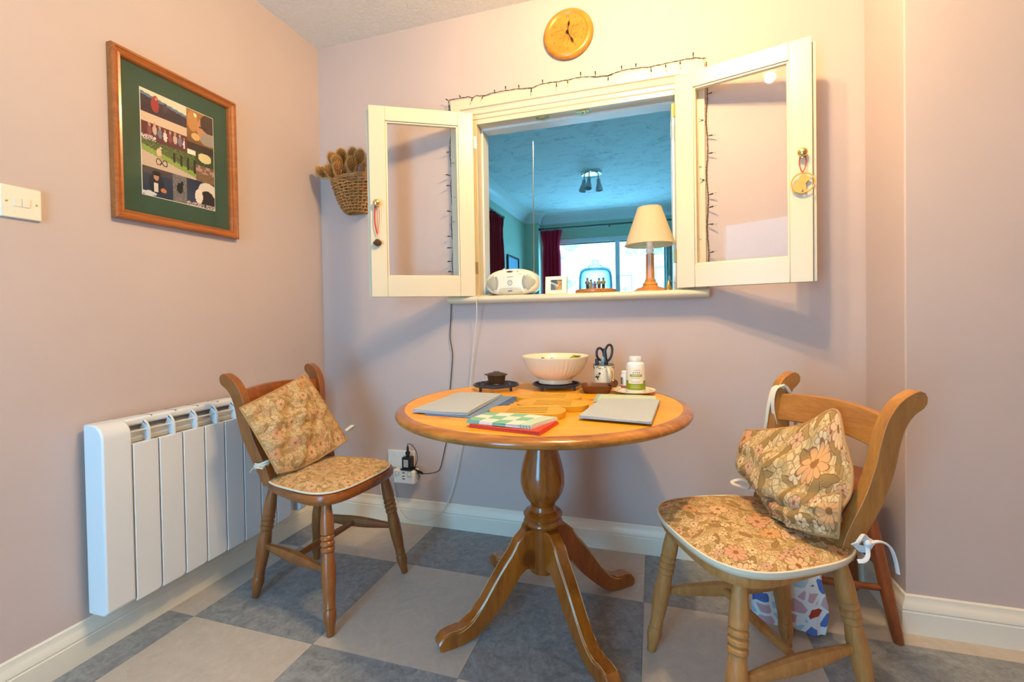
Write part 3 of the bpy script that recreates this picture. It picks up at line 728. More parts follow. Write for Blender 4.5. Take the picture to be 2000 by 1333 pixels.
# ------------------------------------------------------------------ hatch doors
def hatch_door(label, hinge, ang, z0, z1, knob_z, flip):
    """leaf along local +x from the hinge, front (room) face towards local -y * flip"""
    L, th = .452, .03; H = z1-z0
    t = thing('hatch_door', label, 'hatch door', (hinge[0], hinge[1], z0), math.radians(ang))
    st, tr, br = .068, .062, .088
    y0, y1 = (-th, 0) if flip > 0 else (0, th)
    for x0, x1 in ((0, st), (L-st, L)):
        m = MB(); m.box(x0, x1, y0, y1, 0, H)
        m.build('stile', CREAM, t, bevel=.002)
    m = MB(); m.box(st, L-st, y0, y1, 0, br); m.build('rail', CREAM, t, bevel=.002)
    m = MB(); m.box(st, L-st, y0, y1, H-tr, H); m.build('rail', CREAM, t, bevel=.002)
    # glazing bead all round the inner edge
    bead = MB(); w = .007; yb0, yb1 = y0+.006, y1-.006
    for a in ((st, st+w, br, H-tr), (L-st-w, L-st, br, H-tr)): bead.box(a[0], a[1], yb0, yb1, a[2], a[3])
    for a in ((st+w, L-st-w, br, br+w), (st+w, L-st-w, H-tr-w, H-tr)): bead.box(a[0], a[1], yb0, yb1, a[2], a[3])
    bead.build('glazing_bead', CREAM, t, bevel=.0015)
    m = MB(); m.box(st+.004, L-st-.004, (y0+y1)/2-.0015, (y0+y1)/2+.0015, br+.004, H-tr-.004); m.build('pane', PANE, t)
    # rebate strip on the meeting edge
    m = MB(); ys = (y1-.012, y1) if flip > 0 else (y0, y0+.012); m.box(L, L+.011, ys[0], ys[1], .002, H-.014); m.build('rebate_strip', CREAM, t, bevel=.0015)
    fy = y0 if flip > 0 else y1; s = -1 if flip > 0 else 1
    M = T(L-st*.42, fy, knob_z-z0) @ RX(PI/2 if s < 0 else -PI/2)
    m = MB(); m.lathe([(.0125, 0), (.0125, .002), (.006, .004), (.0055, .010), (.010, .013), (.0145, .018), (.0155, .023), (.0135, .029), (.007, .033), (0, .034)], 24, M); m.build('knob', BRASS, t)
    for z in (.1, H-.16):
        m = MB(); m.tube([(-.003, fy, z), (-.003, fy, z+.055)], .004, 10); m.box(-.014, .0, min(fy, fy-s*.003), max(fy, fy-s*.003), z, z+.055); m.build('hinge', OLDBRASS, t)
    return t
hatch_door('cream glazed hatch door on the left, opened beside the wicker basket', (.862, -.030), 209.5, 1.099, 1.925, 1.50, -1)
hatch_door('cream glazed hatch door on the right, opened towards the wall corner', (1.742, -.030), -16.6, 1.106, 1.942, 1.545, 1)

# hanging ornaments on the two knobs
dL = Vector((math.cos(math.radians(209.5)), math.sin(math.radians(209.5)), 0)); nL = Vector((-dL.y, dL.x, 0))
kL = Vector((.862, -.030, 1.50)) + dL*(.452-.0286) + nL*(.03+.012)
dR = Vector((math.cos(math.radians(-16.6)), math.sin(math.radians(-16.6)), 0)); nR = Vector((dR.y, -dR.x, 0))
kR = Vector((1.742, -.030, 1.545)) + dR*(.452-.0286) + nR*(.03+.012)
t = thing('pine_cone_ornament', 'small pine cone hanging on red ribbon from left hatch door knob', 'ornament', tuple(kL), math.atan2(dL.y, dL.x))
m = MB(); m.tube(smooth_path([(-.007, 0, -.001), (-.010, .002, -.05), (-.006, .002, -.10), (0, .001, -.131)], 5), .0011, 6, flat=(1, 1.8)); m.build('ribbon', RED, t)
m = MB(); m.tube(smooth_path([(.006, 0, -.001), (.008, .002, -.03), (.009, .003, -.08), (.004, .002, -.115), (0, .001, -.131)], 5), .0022, 6, flat=(.35, 1.6), up=(0, 1, 0)); m.tube([(0, .001, -.13), (0, .001, -.150)], .0008, 6); m.build('ribbon', RED, t)
m = MB(); m.ell((0, 0, -.168), (.013, .013, .016))
for k in range(46):
    z = -.153-.031*k/46; a = k*2.39996; r = .0185*math.sin(PI*(.12+.8*k/46))**.6
    M = T(0, 0, z) @ RZ(a) @ RY(.5-.9*k/46)
    m.add([(.004, -.003, -.0006), (.004, .003, -.0006), (r, .0042, -.0012), (r, -.0042, -.0012), (.004, -.003, .0012), (.004, .003, .0012), (r, .0042, .0012), (r, -.0042, .0012)], [(0,3,2,1),(4,5,6,7),(0,1,5,4),(1,2,6,5),(2,3,7,6),(3,0,4,7)], M)
m.build('cone', CONE, t)
t = thing('cutout_ornament', 'gold disc ornament with animal cutout on red cord from right hatch knob', 'ornament', tuple(kR), math.atan2(dR.y, dR.x))
m = MB()
for s in (-1, 1): m.tube(smooth_path([(.006*s, 0, -.004), (.010*s, -.001, -.030), (.006*s, -.001, -.052), (0, -.001, -.066)], 5), .0016, 6)
m.ell((0, -.001, -.066), (.003, .003, .003)); m.build('cord', RED, t)
C0 = (0, -.002, -.101); m = MB(); R0 = .034
ring = [(C0[0]+R0*math.cos(a), C0[1], C0[2]+R0*math.sin(a)*1.0) for a in [2*PI*i/40 for i in range(40)]]
m.tube(ring, .0022, 6, closed=True, up=(0, 1, 0)); m.build('ring', GILT, t)
dog = [(-.030,-.018),(-.026,-.004),(-.016,.010),(-.010,.020),(-.004,.028),(.003,.031),(.006,.024),(.012,.026),(.014,.019),(.022,.015),(.023,.009),(.014,.004),(.008,-.004),(.010,-.015),(.011,-.030),(.004,-.033),(0,-.020),(-.005,-.033),(-.018,-.029)]
m = MB(); m.prism(dog, -.0012, .0012, T(*C0) @ RX(PI/2)); m.build('animal_cutout', GILT, t)

# ------------------------------------------------------------------ fairy lights round the hatch
FTOP = [(0.756,1.955),(0.749,2.008),(0.786,2.012),(0.811,2.013),(0.847,2.012),(0.867,2.006),(0.888,2.012),(0.917,2.006),(0.976,2.011),(1.026,2.012),(1.088,2.010),(1.143,2.005),(1.196,2.014),(1.256,2.012),(1.305,2.012),(1.361,2.014),(1.422,2.006),(1.475,2.003),(1.53,2.012),(1.586,2.012),(1.645,2.008),(1.701,2.011),(1.756,2.013),(1.805,2.013),(1.850,2.005)]
BTOP = [(0.749,2.008,0.732,2.022),(0.811,2.013,0.801,2.028),(0.867,2.006,0.862,1.985),(0.917,2.006,0.912,1.988),(0.976,2.011,0.972,2.026),(1.026,2.012,1.027,2.036),(1.088,2.010,1.089,2.028),(1.143,2.005,1.146,1.976),(1.196,2.014,1.195,2.034),(1.256,2.012,1.257,1.981),(1.305,2.012,1.305,1.99),(1.361,2.014,1.36,2.041),(1.422,2.006,1.422,2.034),(1.475,2.003,1.474,1.972),(1.53,2.012,1.529,2.038),(1.586,2.012,1.587,2.034),(1.645,2.008,1.646,1.976),(1.701,2.011,1.703,1.985),(1.756,2.013,1.757,1.988),(1.805,2.013,1.805,2.041)]
LZ = [1.908,1.781,1.727,1.67,1.625,1.561,1.502,1.454,1.386,1.333,1.271,1.221]; LS = [-1,-1,1,-1,-1,1,-1,1,-1,-1,-1,-1]
RZs = [1.87,1.815,1.763,1.708,1.637,1.583,1.529,1.473,1.423,1.358,1.3,1.243,1.185]; RS = [1,-1,-1,1,1,-1,-1,1,1,1,-1,1,1]
t = thing('fairy_lights', 'unlit fairy lights on dark wire strung around the hatch frame', 'string lights', (.75, -.03, 2.0))
O = Vector((.75, -.03, 2.0))
def loc(p): return Vector(p)-O
def zig(pts, s):
    out = []
    for i, p in enumerate(smooth_path(pts, 5)): out.append(p+Vector((.0016*math.sin(i*1.9+s), .0016*math.cos(i*1.7+s), .0016*math.sin(i*1.3+s))))
    return out
rnd = random.Random(4)
ptop = [(x, -.031, z) for x, z in FTOP]
pleft = [(.745+.004*math.sin(i*2.1), -.012, z) for i, z in enumerate([2.0]+LZ+[1.186, 1.106])]
pright = [(1.854+.003*math.sin(i*1.7), -.012, z) for i, z in enumerate([2.0]+RZs+[1.16])]
m = MB()
for pts in (ptop, pleft, pright):
    for s in (0, 2.1): m.tube([loc(p) for p in zig(pts, s)], .0011, 5)
m.build('wire', DARKWIRE, t)
def bulb(p, q):
    p, q = Vector(p), Vector(q); d = (q-p); L = d.length; d.normalize()
    m = MB(); m.tube([loc(p), loc(p+d*L*.35)], .0012, 5); m.tube([loc(p+d*L*.3), loc(p+d*L*.75)], [.0022, .003], 6)
    o = m.build('bulb_holder', DARKWIRE, t)
    m = MB(); m.tube([loc(p+d*L*.75), loc(p+d*L*1.2), loc(p+d*(L*1.25))], [.0022, .0018, .0004], 6); m.build('bulb', FROST, o)
for x0, z0, x1, z1 in BTOP: bulb((x0, -.031, z0), (x1, -.034-.006*rnd.random(), z1))
for i, z in enumerate(LZ[1:]): bulb((.745, -.012, z), (.745+LS[i+1]*.024, -.02-.02*rnd.random(), z+.004-.012*rnd.random()))
for i, z in enumerate(RZs): bulb((1.854, -.012, z), (1.854+RS[i]*.026, -.02-.02*rnd.random(), z+.006-.012*rnd.random()))
cab = [(.733,-.012,1.072),(.730,-.012,1.006),(.724,-.012,.91),(.735,-.012,.837),(.73,-.012,.765),(.717,-.012,.643),(.7,-.012,.448),(.685,-.014,.373),(.665,-.016,.293),(.645,-.02,.268),(.600,-.04,.262),(.560,-.055,.268)]
m = MB(); m.tube([loc(p) for p in [(.745, -.012, 1.106)]+[tuple(p) for p in smooth_path(cab, 5)]], .0021, 6); m.build('power_lead', BLACK, t)

# ------------------------------------------------------------------ clock
t = thing('wall_clock', 'round honey wooden wall clock with crimped edge above the hatch', 'clock', (1.306, -.0005, 2.219), 0, None, (PI/2, 0, 0))
R = .108
def crimp(r, z, a): return r*(1+.012*math.cos(a*90)) if r > R*.93 else r
m = MB(); m.lathe([(0, 0), (R*.97, 0), (R, .006), (R*.985, .014), (R*.94, .021), (R*.82, .026), (R*.78, .0245), (R*.76, .022), (R*.73, .0215), (0, .0215)], 180, fn=crimp); m.build('case', CLOCKW, t, angle=50)
m = MB()
for (x0, y0, x1, y1) in ((-.055,.012,-.015,.016),(.012,.02,.05,.026),(-.038,-.02,-.008,-.014),(.008,-.012,.04,-.008),(-.03,.03,.014,-.045),(.028,.035,-.005,-.05),(-.025,-.045,-.008,.005),(-.005,.03,.035,-.03)):
    d = Vector((x1-x0, y1-y0, 0)); a = math.atan2(d.y, d.x); m.box(0, d.length, -.0005, .0005, .0214, .0221, T(x0, y0, 0) @ RZ(a))
m.build('engraved_star', BLACKLINE, t)
for h in range(1, 13):
    a = PI/2-h*PI/6; text('numeral', str(h), .014, BLACKLINE, t, T(.068*math.cos(a), .068*math.sin(a), .0216))
def hand(L, w, ang, z):
    m = MB(); P = [(-.002,0),(.0,-.0018),(L*.45,-.0010),(L*.62,-w),(L*.72,-w*.9),(L*.85,-.001),(L,0),(L*.85,.001),(L*.72,w*.9),(L*.62,w),(L*.45,.0010),(.0,.0018)]
    m.prism(P, z, z+.0012, RZ(PI/2-ang)); return m
hand(.052, .0045, math.radians(10), .026).build('hour_hand', HANDS, t)
hand(.062, .0042, math.radians(152), .028).build('minute_hand', HANDS, t)
m = MB(); m.lathe([(.006, .0215), (.006, .030), (0, .031)], 16); m.build('hand_boss', HANDS, t)

# ------------------------------------------------------------------ framed photo collage on the left wall
PY0, PY1, PZ0, PZ1 = -.968, -.518, 1.340, 1.893
W, H = PY1-PY0, PZ1-PZ0
t = thing('photo_collage_frame', 'wooden framed collage of family photographs with dark green mount', 'picture', (.0005, PY0, PZ0), 0, None, (0, 0, PI/2))
# local: x along the wall (+y world), -y towards the room, z up
prof = [(0,0),(0,.022),(.004,.026),(.009,.026),(.012,.022),(.020,.019),(.026,.021),(.030,.016),(.033,.006),(.033,0)]
def frame_side(p0, p1, inn):
    p0, p1, inn = Vector(p0), Vector(p1), Vector(inn); d = (p1-p0).normalized(); k = len(prof); v = []
    for P, sg in ((p0, 1), (p1, -1)):
        for q, dp in prof: v.append(P + inn*q + d*sg*q + Vector((0, -dp, 0)))
    m = MB(); m.add(v, [(i, (i+1) % k, k+(i+1) % k, k+i) for i in range(k)]+[tuple(range(k)), tuple(range(2*k-1, k-1, -1))]); m.build('frame_side', FRAMEW, t, angle=20)
frame_side((0,0,0), (W,0,0), (0,0,1)); frame_side((0,0,H), (W,0,H), (0,0,-1)); frame_side((0,0,0), (0,0,H), (1,0,0)); frame_side((W,0,0), (W,0,H), (-1,0,0))
m = MB(); m.box(.03, W-.03, -.005, -.001, .03, H-.03); m.build('mount', GREENMAT, t)
m = MB(); m.box(.03, W-.03, -.0115, -.0105, .03, H-.03); m.build('pane', PANE, t)
PX0, PX1, PZa, PZb = .093, W-.093, .098, H-.098
m = MB(); m.box(PX0-.002, PX1+.002, -.0056, -.004, PZa-.002, PZb+.002); m.build('backing_paper', PAPER, t)
PWd, PHt = PX1-PX0, PZb-PZa
def hsh(u, v, s): return (math.sin(u*127.1*s+v*311.7*s+s)*43758.5453) % 1
def blend(a, b, f): return tuple(x*(1-f)+y*f for x, y in zip(a, b))
def E(u, v, cx, cy, rx, ry): return ((u-cx)/rx)**2+((v-cy)/ry)**2 < 1
def ph_sea(u, v):
    edge = .16+.30*u
    c = lin('#e8dcc0') if v < edge-.05 else (lin('#5a7a96') if v < edge+.08 else blend(lin('#2c2430'), lin('#43303c'), hsh(u, v, 1)))
    if E(u, v, .30, .52, .085, .34) or E(u, v, .31, .22, .05, .12): c = lin('#a03230')
    if E(u, v, .325, .24, .022, .07): c = lin('#c89a80')
    if E(u, v, .52, .5, .05, .2): c = lin('#4a3a44')
    return c
def ph_group(u, v):
    c = lin('#d8c0a8') if v < .35 else lin('#5c2a30')
    if .1 < u < .95:
        k = int(u*9); cx = (k+.5)/9; cy = .42+.1*hsh(k, 1, 1)+.12*(u-.3)
        if E(u, v, cx, cy+.14, .045, .18): c = [lin('#e8dcd4'), lin('#8a4a4c'), lin('#c8b0a8'), lin('#7a7a92')][k % 4]
        if E(u, v, cx, cy-.08, .025, .07): c = lin('#c49478')
    if v > .8 and u < .3 and hsh(u, v, 2) > .4: c = lin('#d8ccd0')
    return c
def ph_face(u, v):
    c = blend(lin('#a8753c'), lin('#6a4424'), v)
    if E(u, v, .22, .28, .2, .25): c = lin('#c08a4c')
    if E(u, v, .72, .42, .34, .36): c = lin('#c48c68')
    if E(u, v, .85, .22, .35, .24): c = lin('#4a3426')
    if E(u, v, .8, .62, .3, .16): c = lin('#9c948a')
    if E(u, v, .32, .64, .16, .09): c = lin('#d8b070')
    if abs(v-.36) < .02 and .45 < u < .75: c = lin('#2c2420')
    if E(u, v, .32, .1, .06, .045): c = lin('#fff0c0')
    if v > .82: c = lin('#3a2a24')
    return c
def ph_bike(u, v):
    road = .42+.5*u
    if v > road: c = lin('#c8b4a4')
    elif v > road-.22: c = blend(lin('#7c9a48'), lin('#98ac58'), hsh(u, v, 3))
    else: c = blend(lin('#2c3c20'), lin('#6a7c40'), hsh(u, v, 5))
    if u > .45 and v > .2 and v < road-.16 and (int(u*22) % 3 == 0): c = lin('#241e18')
    if E(u, v, .30, .36, .045, .16) or E(u, v, .33, .17, .022, .05): c = lin('#d8c0a4')
    if E(u, v, .31, .58, .03, .12): c = lin('#c09878')
    for cx in (.29, .40):
        q = ((u-cx)/.05)**2+((v-.72)/.13)**2
        if .5 < q < 1.1: c = lin('#1c1a1a')
    return c
def ph_field(u, v):
    c = blend(lin('#4a5a34'), lin('#2c3424'), hsh(u, v, 2)) if v < .45 else blend(lin('#8a6c50'), lin('#6c5440'), hsh(u, v, 3))
    if E(u, v, .5, .16, .36, .17): c = lin('#dccf9c')
    if .45 < v < .7 and hsh(int(u*9), int(v*9), 4) > .55: c = lin('#b08a84')
    return c
def ph_person(u, v):
    c = blend(lin('#26304a'), lin('#3a4460'), hsh(u, v, 2)*.5)
    if v < .22: c = lin('#4c4044')
    if E(u, v, .45, .55, .26, .35): c = lin('#1c2430')
    if E(u, v, .45, .28, .09, .15): c = lin('#c08a70')
    if E(u, v, .45, .17, .14, .09): c = lin('#1c1612')
    if .36 < u < .5 and .5 < v < .82: c = lin('#d8d0c8')
    if E(u, v, .68, .72, .10, .08): c = lin('#c47c54')
    if E(u, v, .2, .92, .25, .08): c = lin('#d0d4dc')
    return c
def ph_dog(u, v):
    c = blend(lin('#8c8684'), lin('#585458'), hsh(u, v, 7))
    if E(u, v, .5, .48, .22, .2) or E(u, v, .65, .3, .12, .1): c = lin('#16141a')
    return c
def ph_spaniel(u, v):
    c = blend(lin('#1e2a48'), lin('#34405c'), v)
    if E(u, v, .75, .3, .34, .3): c = lin('#dcd2c8')
    if E(u, v, .72, .66, .28, .34): c = lin('#2c2228')
    if E(u, v, .42, .6, .14, .28): c = lin('#e6dcd4')
    if v > .85 and hsh(u, v, 3) > .4: c = lin('#c8b8b4')
    return c
for nm, u0, u1, v0, v1, fn in (('sea', 0, .60, 0, .215, ph_sea), ('group', 0, .60, .215, .47, ph_group), ('face', .60, 1, 0, .42, ph_face), ('bike', 0, .72, .47, .725, ph_bike), ('field', .72, 1, .42, .725, ph_field), ('person', 0, .385, .725, 1, ph_person), ('dog', .385, .58, .725, 1, ph_dog), ('spaniel', .58, 1, .725, 1, ph_spaniel)):
    w_, h_ = (u1-u0)*PWd, (v1-v0)*PHt
    painted('photograph', w_, h_, max(12, int(w_/.0028)), max(12, int(h_/.0028)), fn, t, T(PX0+u0*PWd, -.0062, PZb-v1*PHt), PRINT)

# ------------------------------------------------------------------ light switch
t = thing('light_switch', 'square ivory double light switch on the left wall', 'switch', (.0005, -1.187, 1.333), 0, None, (0, 0, PI/2))
m = MB(); m.box(-.043, .043, -.009, 0, -.043, .043); m.build('plate', CREAMPLASTIC, t, bevel=.003)
for x0, x1 in ((-.0165, -.0005), (.0005, .0165)):
    m = MB(); m.box(x0, x1, -.0115, -.008, -.011, .012, RX(.06)); m.build('rocker', CREAMPLASTIC, t, bevel=.0008)
for x in (-.031, .031):
    m = MB(); m.lathe([(0, 0), (.0028, 0), (.0028, .0008), (0, .0012)], 12, T(x, -.009, 0) @ RX(PI/2)); m.build('screw', OLDBRASS, t)

# ------------------------------------------------------------------ electric radiator on the left wall
t = thing('electric_radiator', 'white slatted electric radiator mounted low on the left wall', 'radiator', (0, 0, 0))
RY0, RY1, RZ0, RZ1, RD0, RD1 = -1.072, -.262, .137, .703, .022, .102
def rad_section(r=.045, n=8, d1=RD1, d0=RD0, z0=RZ0, z1=RZ1):
    return [(d0, z0), (d1-.012, z0), (d1, z0+.012)] + [(d1-r+r*math.cos(a), z1-r+r*math.sin(a)) for a in [PI/2*i/n for i in range(n+1)]] + [(d0, z1)]
def extr(poly, y0, y1):
    m = MB(); k = len(poly); v = [(x, y0, z) for x, z in poly]+[(x, y1, z) for x, z in poly]
    m.add(v, [(i, (i+1) % k, k+(i+1) % k, k+i) for i in range(k)]+[tuple(range(k)), tuple(range(2*k-1, k-1, -1))]); return m
cap = [(RD0, RZ0-.001)]+[(RD0+.08*math.sin(a), RZ0+.02-.021*math.cos(a)) for a in [PI/2*i/5 for i in range(1, 6)]]
extr(rad_section(d1=RD1+.001), RY0, RY0+.080).build('end_cap', RADWHITE, t, bevel=.005, angle=30)
extr(rad_section(d1=RD1+.001), RY1-.045, RY1).build('end_cap', RADWHITE, t, bevel=.005, angle=30)
m = MB(); m.box(RD0, RD1-.030, RY0+.08, RY1-.045, RZ0+.01, RZ1-.055); m.build('core', RADWHITE, t)
m = MB(); m.tube([(RD0+.027, RY0+.075, RZ1-.012), (RD0+.027, RY1-.04, RZ1-.012)], .012, 4, flat=(1., 2.2), up=(0, 0, 1)); m.build('top_rail', RADWHITE, t, bevel=.008, seg=3)
m = MB(); m.add([(RD0+.02, RY0+.08, RZ1-.02), (RD0+.02, RY1-.045, RZ1-.02), (RD1-.024, RY1-.045, RZ1-.074), (RD1-.024, RY0+.08, RZ1-.074)], [(0,1,2,3)]); m.build('air_guide', plain('grey_radiator_metal', '#a8a8a6', .45), t)
PITCH = .0792; y = RY0+.082; k = 0
while y+PITCH < RY1-.04:
    m = MB(); poly = [(.0, .0), (PITCH-.016, .0), (PITCH-.007, .004), (PITCH-.003, .014), (PITCH-.003, .488), (.0015, .488), (.0015, .012)]
    m.prism(poly, RD1-.020, RD1, T(0, y, RZ0+.003) @ Matrix(((0,0,1,0),(1,0,0,0),(0,1,0,0),(0,0,0,1)))); m.build('front_panel', RADWHITE, t, bevel=.002)
    # curved fin bridging the air slot at the top of each section
    fin = [(RD0+.045, RZ1-.004)]+[(RD1-.047+.045*math.cos(a), RZ1-.048+.044*math.sin(a)) for a in [PI/2-PI/2*i/8 for i in range(9)]]+[(RD1-.002, RZ1-.078), (RD1-.020, RZ1-.078), (RD1-.045, RZ1-.045), (RD0+.045, RZ1-.03)]
    extr(fin, y+PITCH*.62, y+PITCH*.62+.006).build('louvre_fin', RADWHITE, t)
    m = MB(); m.box(RD0-.0, RD0+.0545, y+PITCH-.0035, y+PITCH-.0020, RZ1-.002, RZ1+.0004); m.build('joint_line', SOCKETLINE, t)
    y += PITCH; k += 1
m = MB(); m.box(RD1-.016, RD1-.010, RY0+.08, RY1-.045, RZ1-.040, RZ1-.036); m.build('louvre_bar', RADWHITE, t)

# ------------------------------------------------------------------ sockets and leads on the back wall
t = thing('wall_socket', 'white double wall socket low on back wall behind left chair', 'socket', (.446, -.0005, .311))
m = MB(); m.box(-.073, .073, -.010, 0, -.043, .043); m.build('plate', WPLASTIC, t, bevel=.003)
for x in (-.028, .028): m = MB(); m.box(x-.007, x+.007, -.0125, -.009, .016, .034); m.build('rocker', WPLASTIC, t, bevel=.001)
t = thing('usb_adaptor', 'white plug adaptor with two switches and usb ports below black plug', 'adaptor', (.490, -.0105, .243))
m = MB(); m.box(-.058, .058, -.052, 0, -.033, .033); m.build('body', WPLASTIC, t, bevel=.007)
for x in (-.034, .032):
    m = MB(); m.box(x-.0105, x+.0105, -.0535, -.051, .006, .028); s_ = m.build('switch_surround', plain('pale_green_neon', '#a8c8a8', .4) if x < 0 else bpy.data.materials['pale_green_neon'], t)
    m = MB(); m.box(x-.008, x+.008, -.0555, -.053, .008, .026); m.build('rocker', WPLASTIC, t, bevel=.001)
for z in (.021, .005, -.008): m = MB(); m.box(-.006, .007, -.0528, -.051, z-.002, z+.002); m.build('usb_port', SOCKETLINE, t)
t = thing('plug_transformer', 'black plug in transformer standing on the white adaptor', 'plug', (.505, -.044, .2765))
m = MB(); m.box(-.022, .022, -.020, .020, .006, .062); m.build('body', BLACK, t, bevel=.003)
m = MB(); m.box(-.030, .030, -.022, .026, 0, .007); m.build('plug_base', BLACK, t, bevel=.002)
m = MB(); m.box(-.012, .012, -.0206, -.0196, .016, .052); m.build('rating_label', plain('grey_label', '#b8bcc0', .5), t)
m = MB(); m.lathe([(.008, .062), (.008, .072), (.011, .073), (.011, .085), (.0065, .087), (.0055, .105), (.0035, .114), (0, .116)], 16); m.build('connector', BLACK, t)
m = MB(); m.tube(smooth_path([(0, 0, .112), (.004, -.004, .124), (.025, 0, .118), (.045, .004, .085), (.047, .006, .045), (.030, .010, .012), (.020, .012, .010)], 6), .0018, 6); m.build('lead', BLACK, t)
m = MB()
for k in range(4):
    m.tube(smooth_path([(.022, .004, .006), (.05, -.006+.004*k, .004-.004*k), (.074, .004, -.010-.003*k), (.066, .014, -.022), (.04, .012, -.006-.004*k), (.028, .006, .004)], 6), .0018, 6)
m.tube(smooth_path([(.024, .012, 0), (.04, .02, -.018), (.05, .016, -.04), (.040, .012, -.052), (.03, .02, -.048)], 6), .0016, 6)
m.build('coiled_lead', BLACK, t)
t = thing('radio_power_cord', 'thin white power cord dropping from the sill to skirting', 'cord', (.9, -.03, 1.1))
WH = [(.955,.045,1.122),(.925,.03,1.112),(.90,.0,1.1035),(.893,-.05,1.1025),(.890,-.072,1.098),(.887,-.076,1.07),(.880,-.06,1.004),(.857,-.04,.887),(.838,-.03,.769),(.815,-.026,.578),(.772,-.026,.373),(.748,-.028,.263),(.713,-.030,.151),(.673,-.032,.078),(.607,-.034,.034),(.536,-.034,.019),(.475,-.036,.032),(.43,-.028,.09),(.405,-.018,.2)]
m = MB(); m.tube([Vector(p)-Vector((.9, -.03, 1.1)) for p in smooth_path(WH, 6)], .0021, 6); m.build('lead', WHITEWIRE, t)
t = thing('fused_spur', 'small white spur box on wall left of socket by chair leg', 'socket', (.318, -.0005, .245))
m = MB(); m.box(-.035, .035, -.022, 0, -.03, .03); m.build('body', WPLASTIC, t, bevel=.003)
m = MB()
for k in range(2): m.tube(smooth_path([(.01+.012*k, -.012, -.03), (.012+.01*k, -.014, -.08), (.03+.02*k, -.022, -.13), (.05+.03*k, -.024, -.17)], 5), .0016, 6)
m.build('lead', WHITEWIRE, t)
# ------------------------------------------------------------------ pedestal table
TC = (1.278, -.492); TZ = .715
t = thing('pedestal_table', 'round honey pine pedestal table with four curved legs', 'table', (TC[0], TC[1], 0))
RT = .478
m = MB(); m.lathe([(0, TZ-.026), (RT-.03, TZ-.026), (RT-.03, TZ), (0, TZ)], 96); m.build('tabletop', PINE, t, angle=30)
m = MB(); m.lathe([(RT-.03, TZ-.030), (RT-.014, TZ-.029), (RT-.004, TZ-.024), (RT, TZ-.016), (RT-.002, TZ-.010), (RT-.008, TZ-.005), (RT-.018, TZ-.001), (RT-.0295, TZ+.0003), (RT-.031, TZ-.002)], 96)
m.f = [f for f in m.f if len(f) == 4]; m.build('rim', PINE_RIM, t, angle=50)
m = MB(); m.box(-.03, .03, -.16, .16, TZ-.048, TZ-.026, RZ(.4)); m.box(.08, .105, -.40, -.1, TZ-.044, TZ-.026); m.build('cleat', PINE_LEG, t, bevel=.002)
m = MB(); m.lathe([(0, .150), (.048, .150), (.050, .158), (.050, .292), (.053, .300), (.062, .305), (.066, .313), (.062, .322), (.058, .326), (.064, .332), (.066, .340), (.060, .348), (.047, .354), (.042, .362), (.041, .370), (.046, .380), (.058, .396), (.069, .418), (.0745, .445), (.073, .475), (.066, .510), (.056, .545), (.049, .580), (.046, .615), (.048, .645), (.056, .662), (.060, .690), (0, .690)], 48); m.build('column', PINE_V, t, angle=30)
# leg: side profile swept to a slab 44 mm thick
spine_top = [(.036, .300), (.075, .297), (.105, .272), (.125, .240), (.155, .205), (.19, .160), (.225, .112), (.262, .070), (.300, .050), (.335, .050), (.360, .044), (.375, .026), (.372, .008), (.362, .0)]
spine_bot = [(.036, .168), (.075, .176), (.100, .160), (.125, .128), (.150, .098), (.178, .072), (.205, .048), (.232, .026), (.262, .010), (.295, .003), (.325, .0), (.345, .0), (.355, .0), (.362, .0)]
def table_leg():
    n = len(spine_top); m = MB(); v = []; h = .0215
    for i in range(n):
        (x0, z0), (x1, z1) = spine_top[i], spine_bot[i]; c = .004
        w = h*(1 if i < 9 else 1.06)
        v += [(x0, -w+c, z0), (x0, w-c, z0), (x0, w, z0-min(.006, (z0-z1)*.4)), (x1, w, z1), (x1, -w, z1), (x0, -w, z0-min(.006, (z0-z1)*.4))]
    f = []
    for i in range(n-1):
        for k in range(6): f.append((i*6+k, i*6+(k+1) % 6, (i+1)*6+(k+1) % 6, (i+1)*6+k))
    f += [tuple(range(6)), tuple(range((n-1)*6+5, (n-1)*6-1, -1))]
    m.add(v, f); return m
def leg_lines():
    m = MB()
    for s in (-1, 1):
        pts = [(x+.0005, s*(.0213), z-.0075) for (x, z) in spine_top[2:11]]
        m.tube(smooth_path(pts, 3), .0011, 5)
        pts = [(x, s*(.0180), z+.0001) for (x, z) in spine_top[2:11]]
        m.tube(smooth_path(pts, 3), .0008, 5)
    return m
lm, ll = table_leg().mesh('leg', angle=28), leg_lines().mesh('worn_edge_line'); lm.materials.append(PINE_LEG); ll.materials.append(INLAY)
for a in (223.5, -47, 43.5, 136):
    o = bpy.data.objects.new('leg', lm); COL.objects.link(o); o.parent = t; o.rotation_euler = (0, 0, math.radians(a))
    q = bpy.data.objects.new('worn_edge_line', ll); COL.objects.link(q); q.parent = o

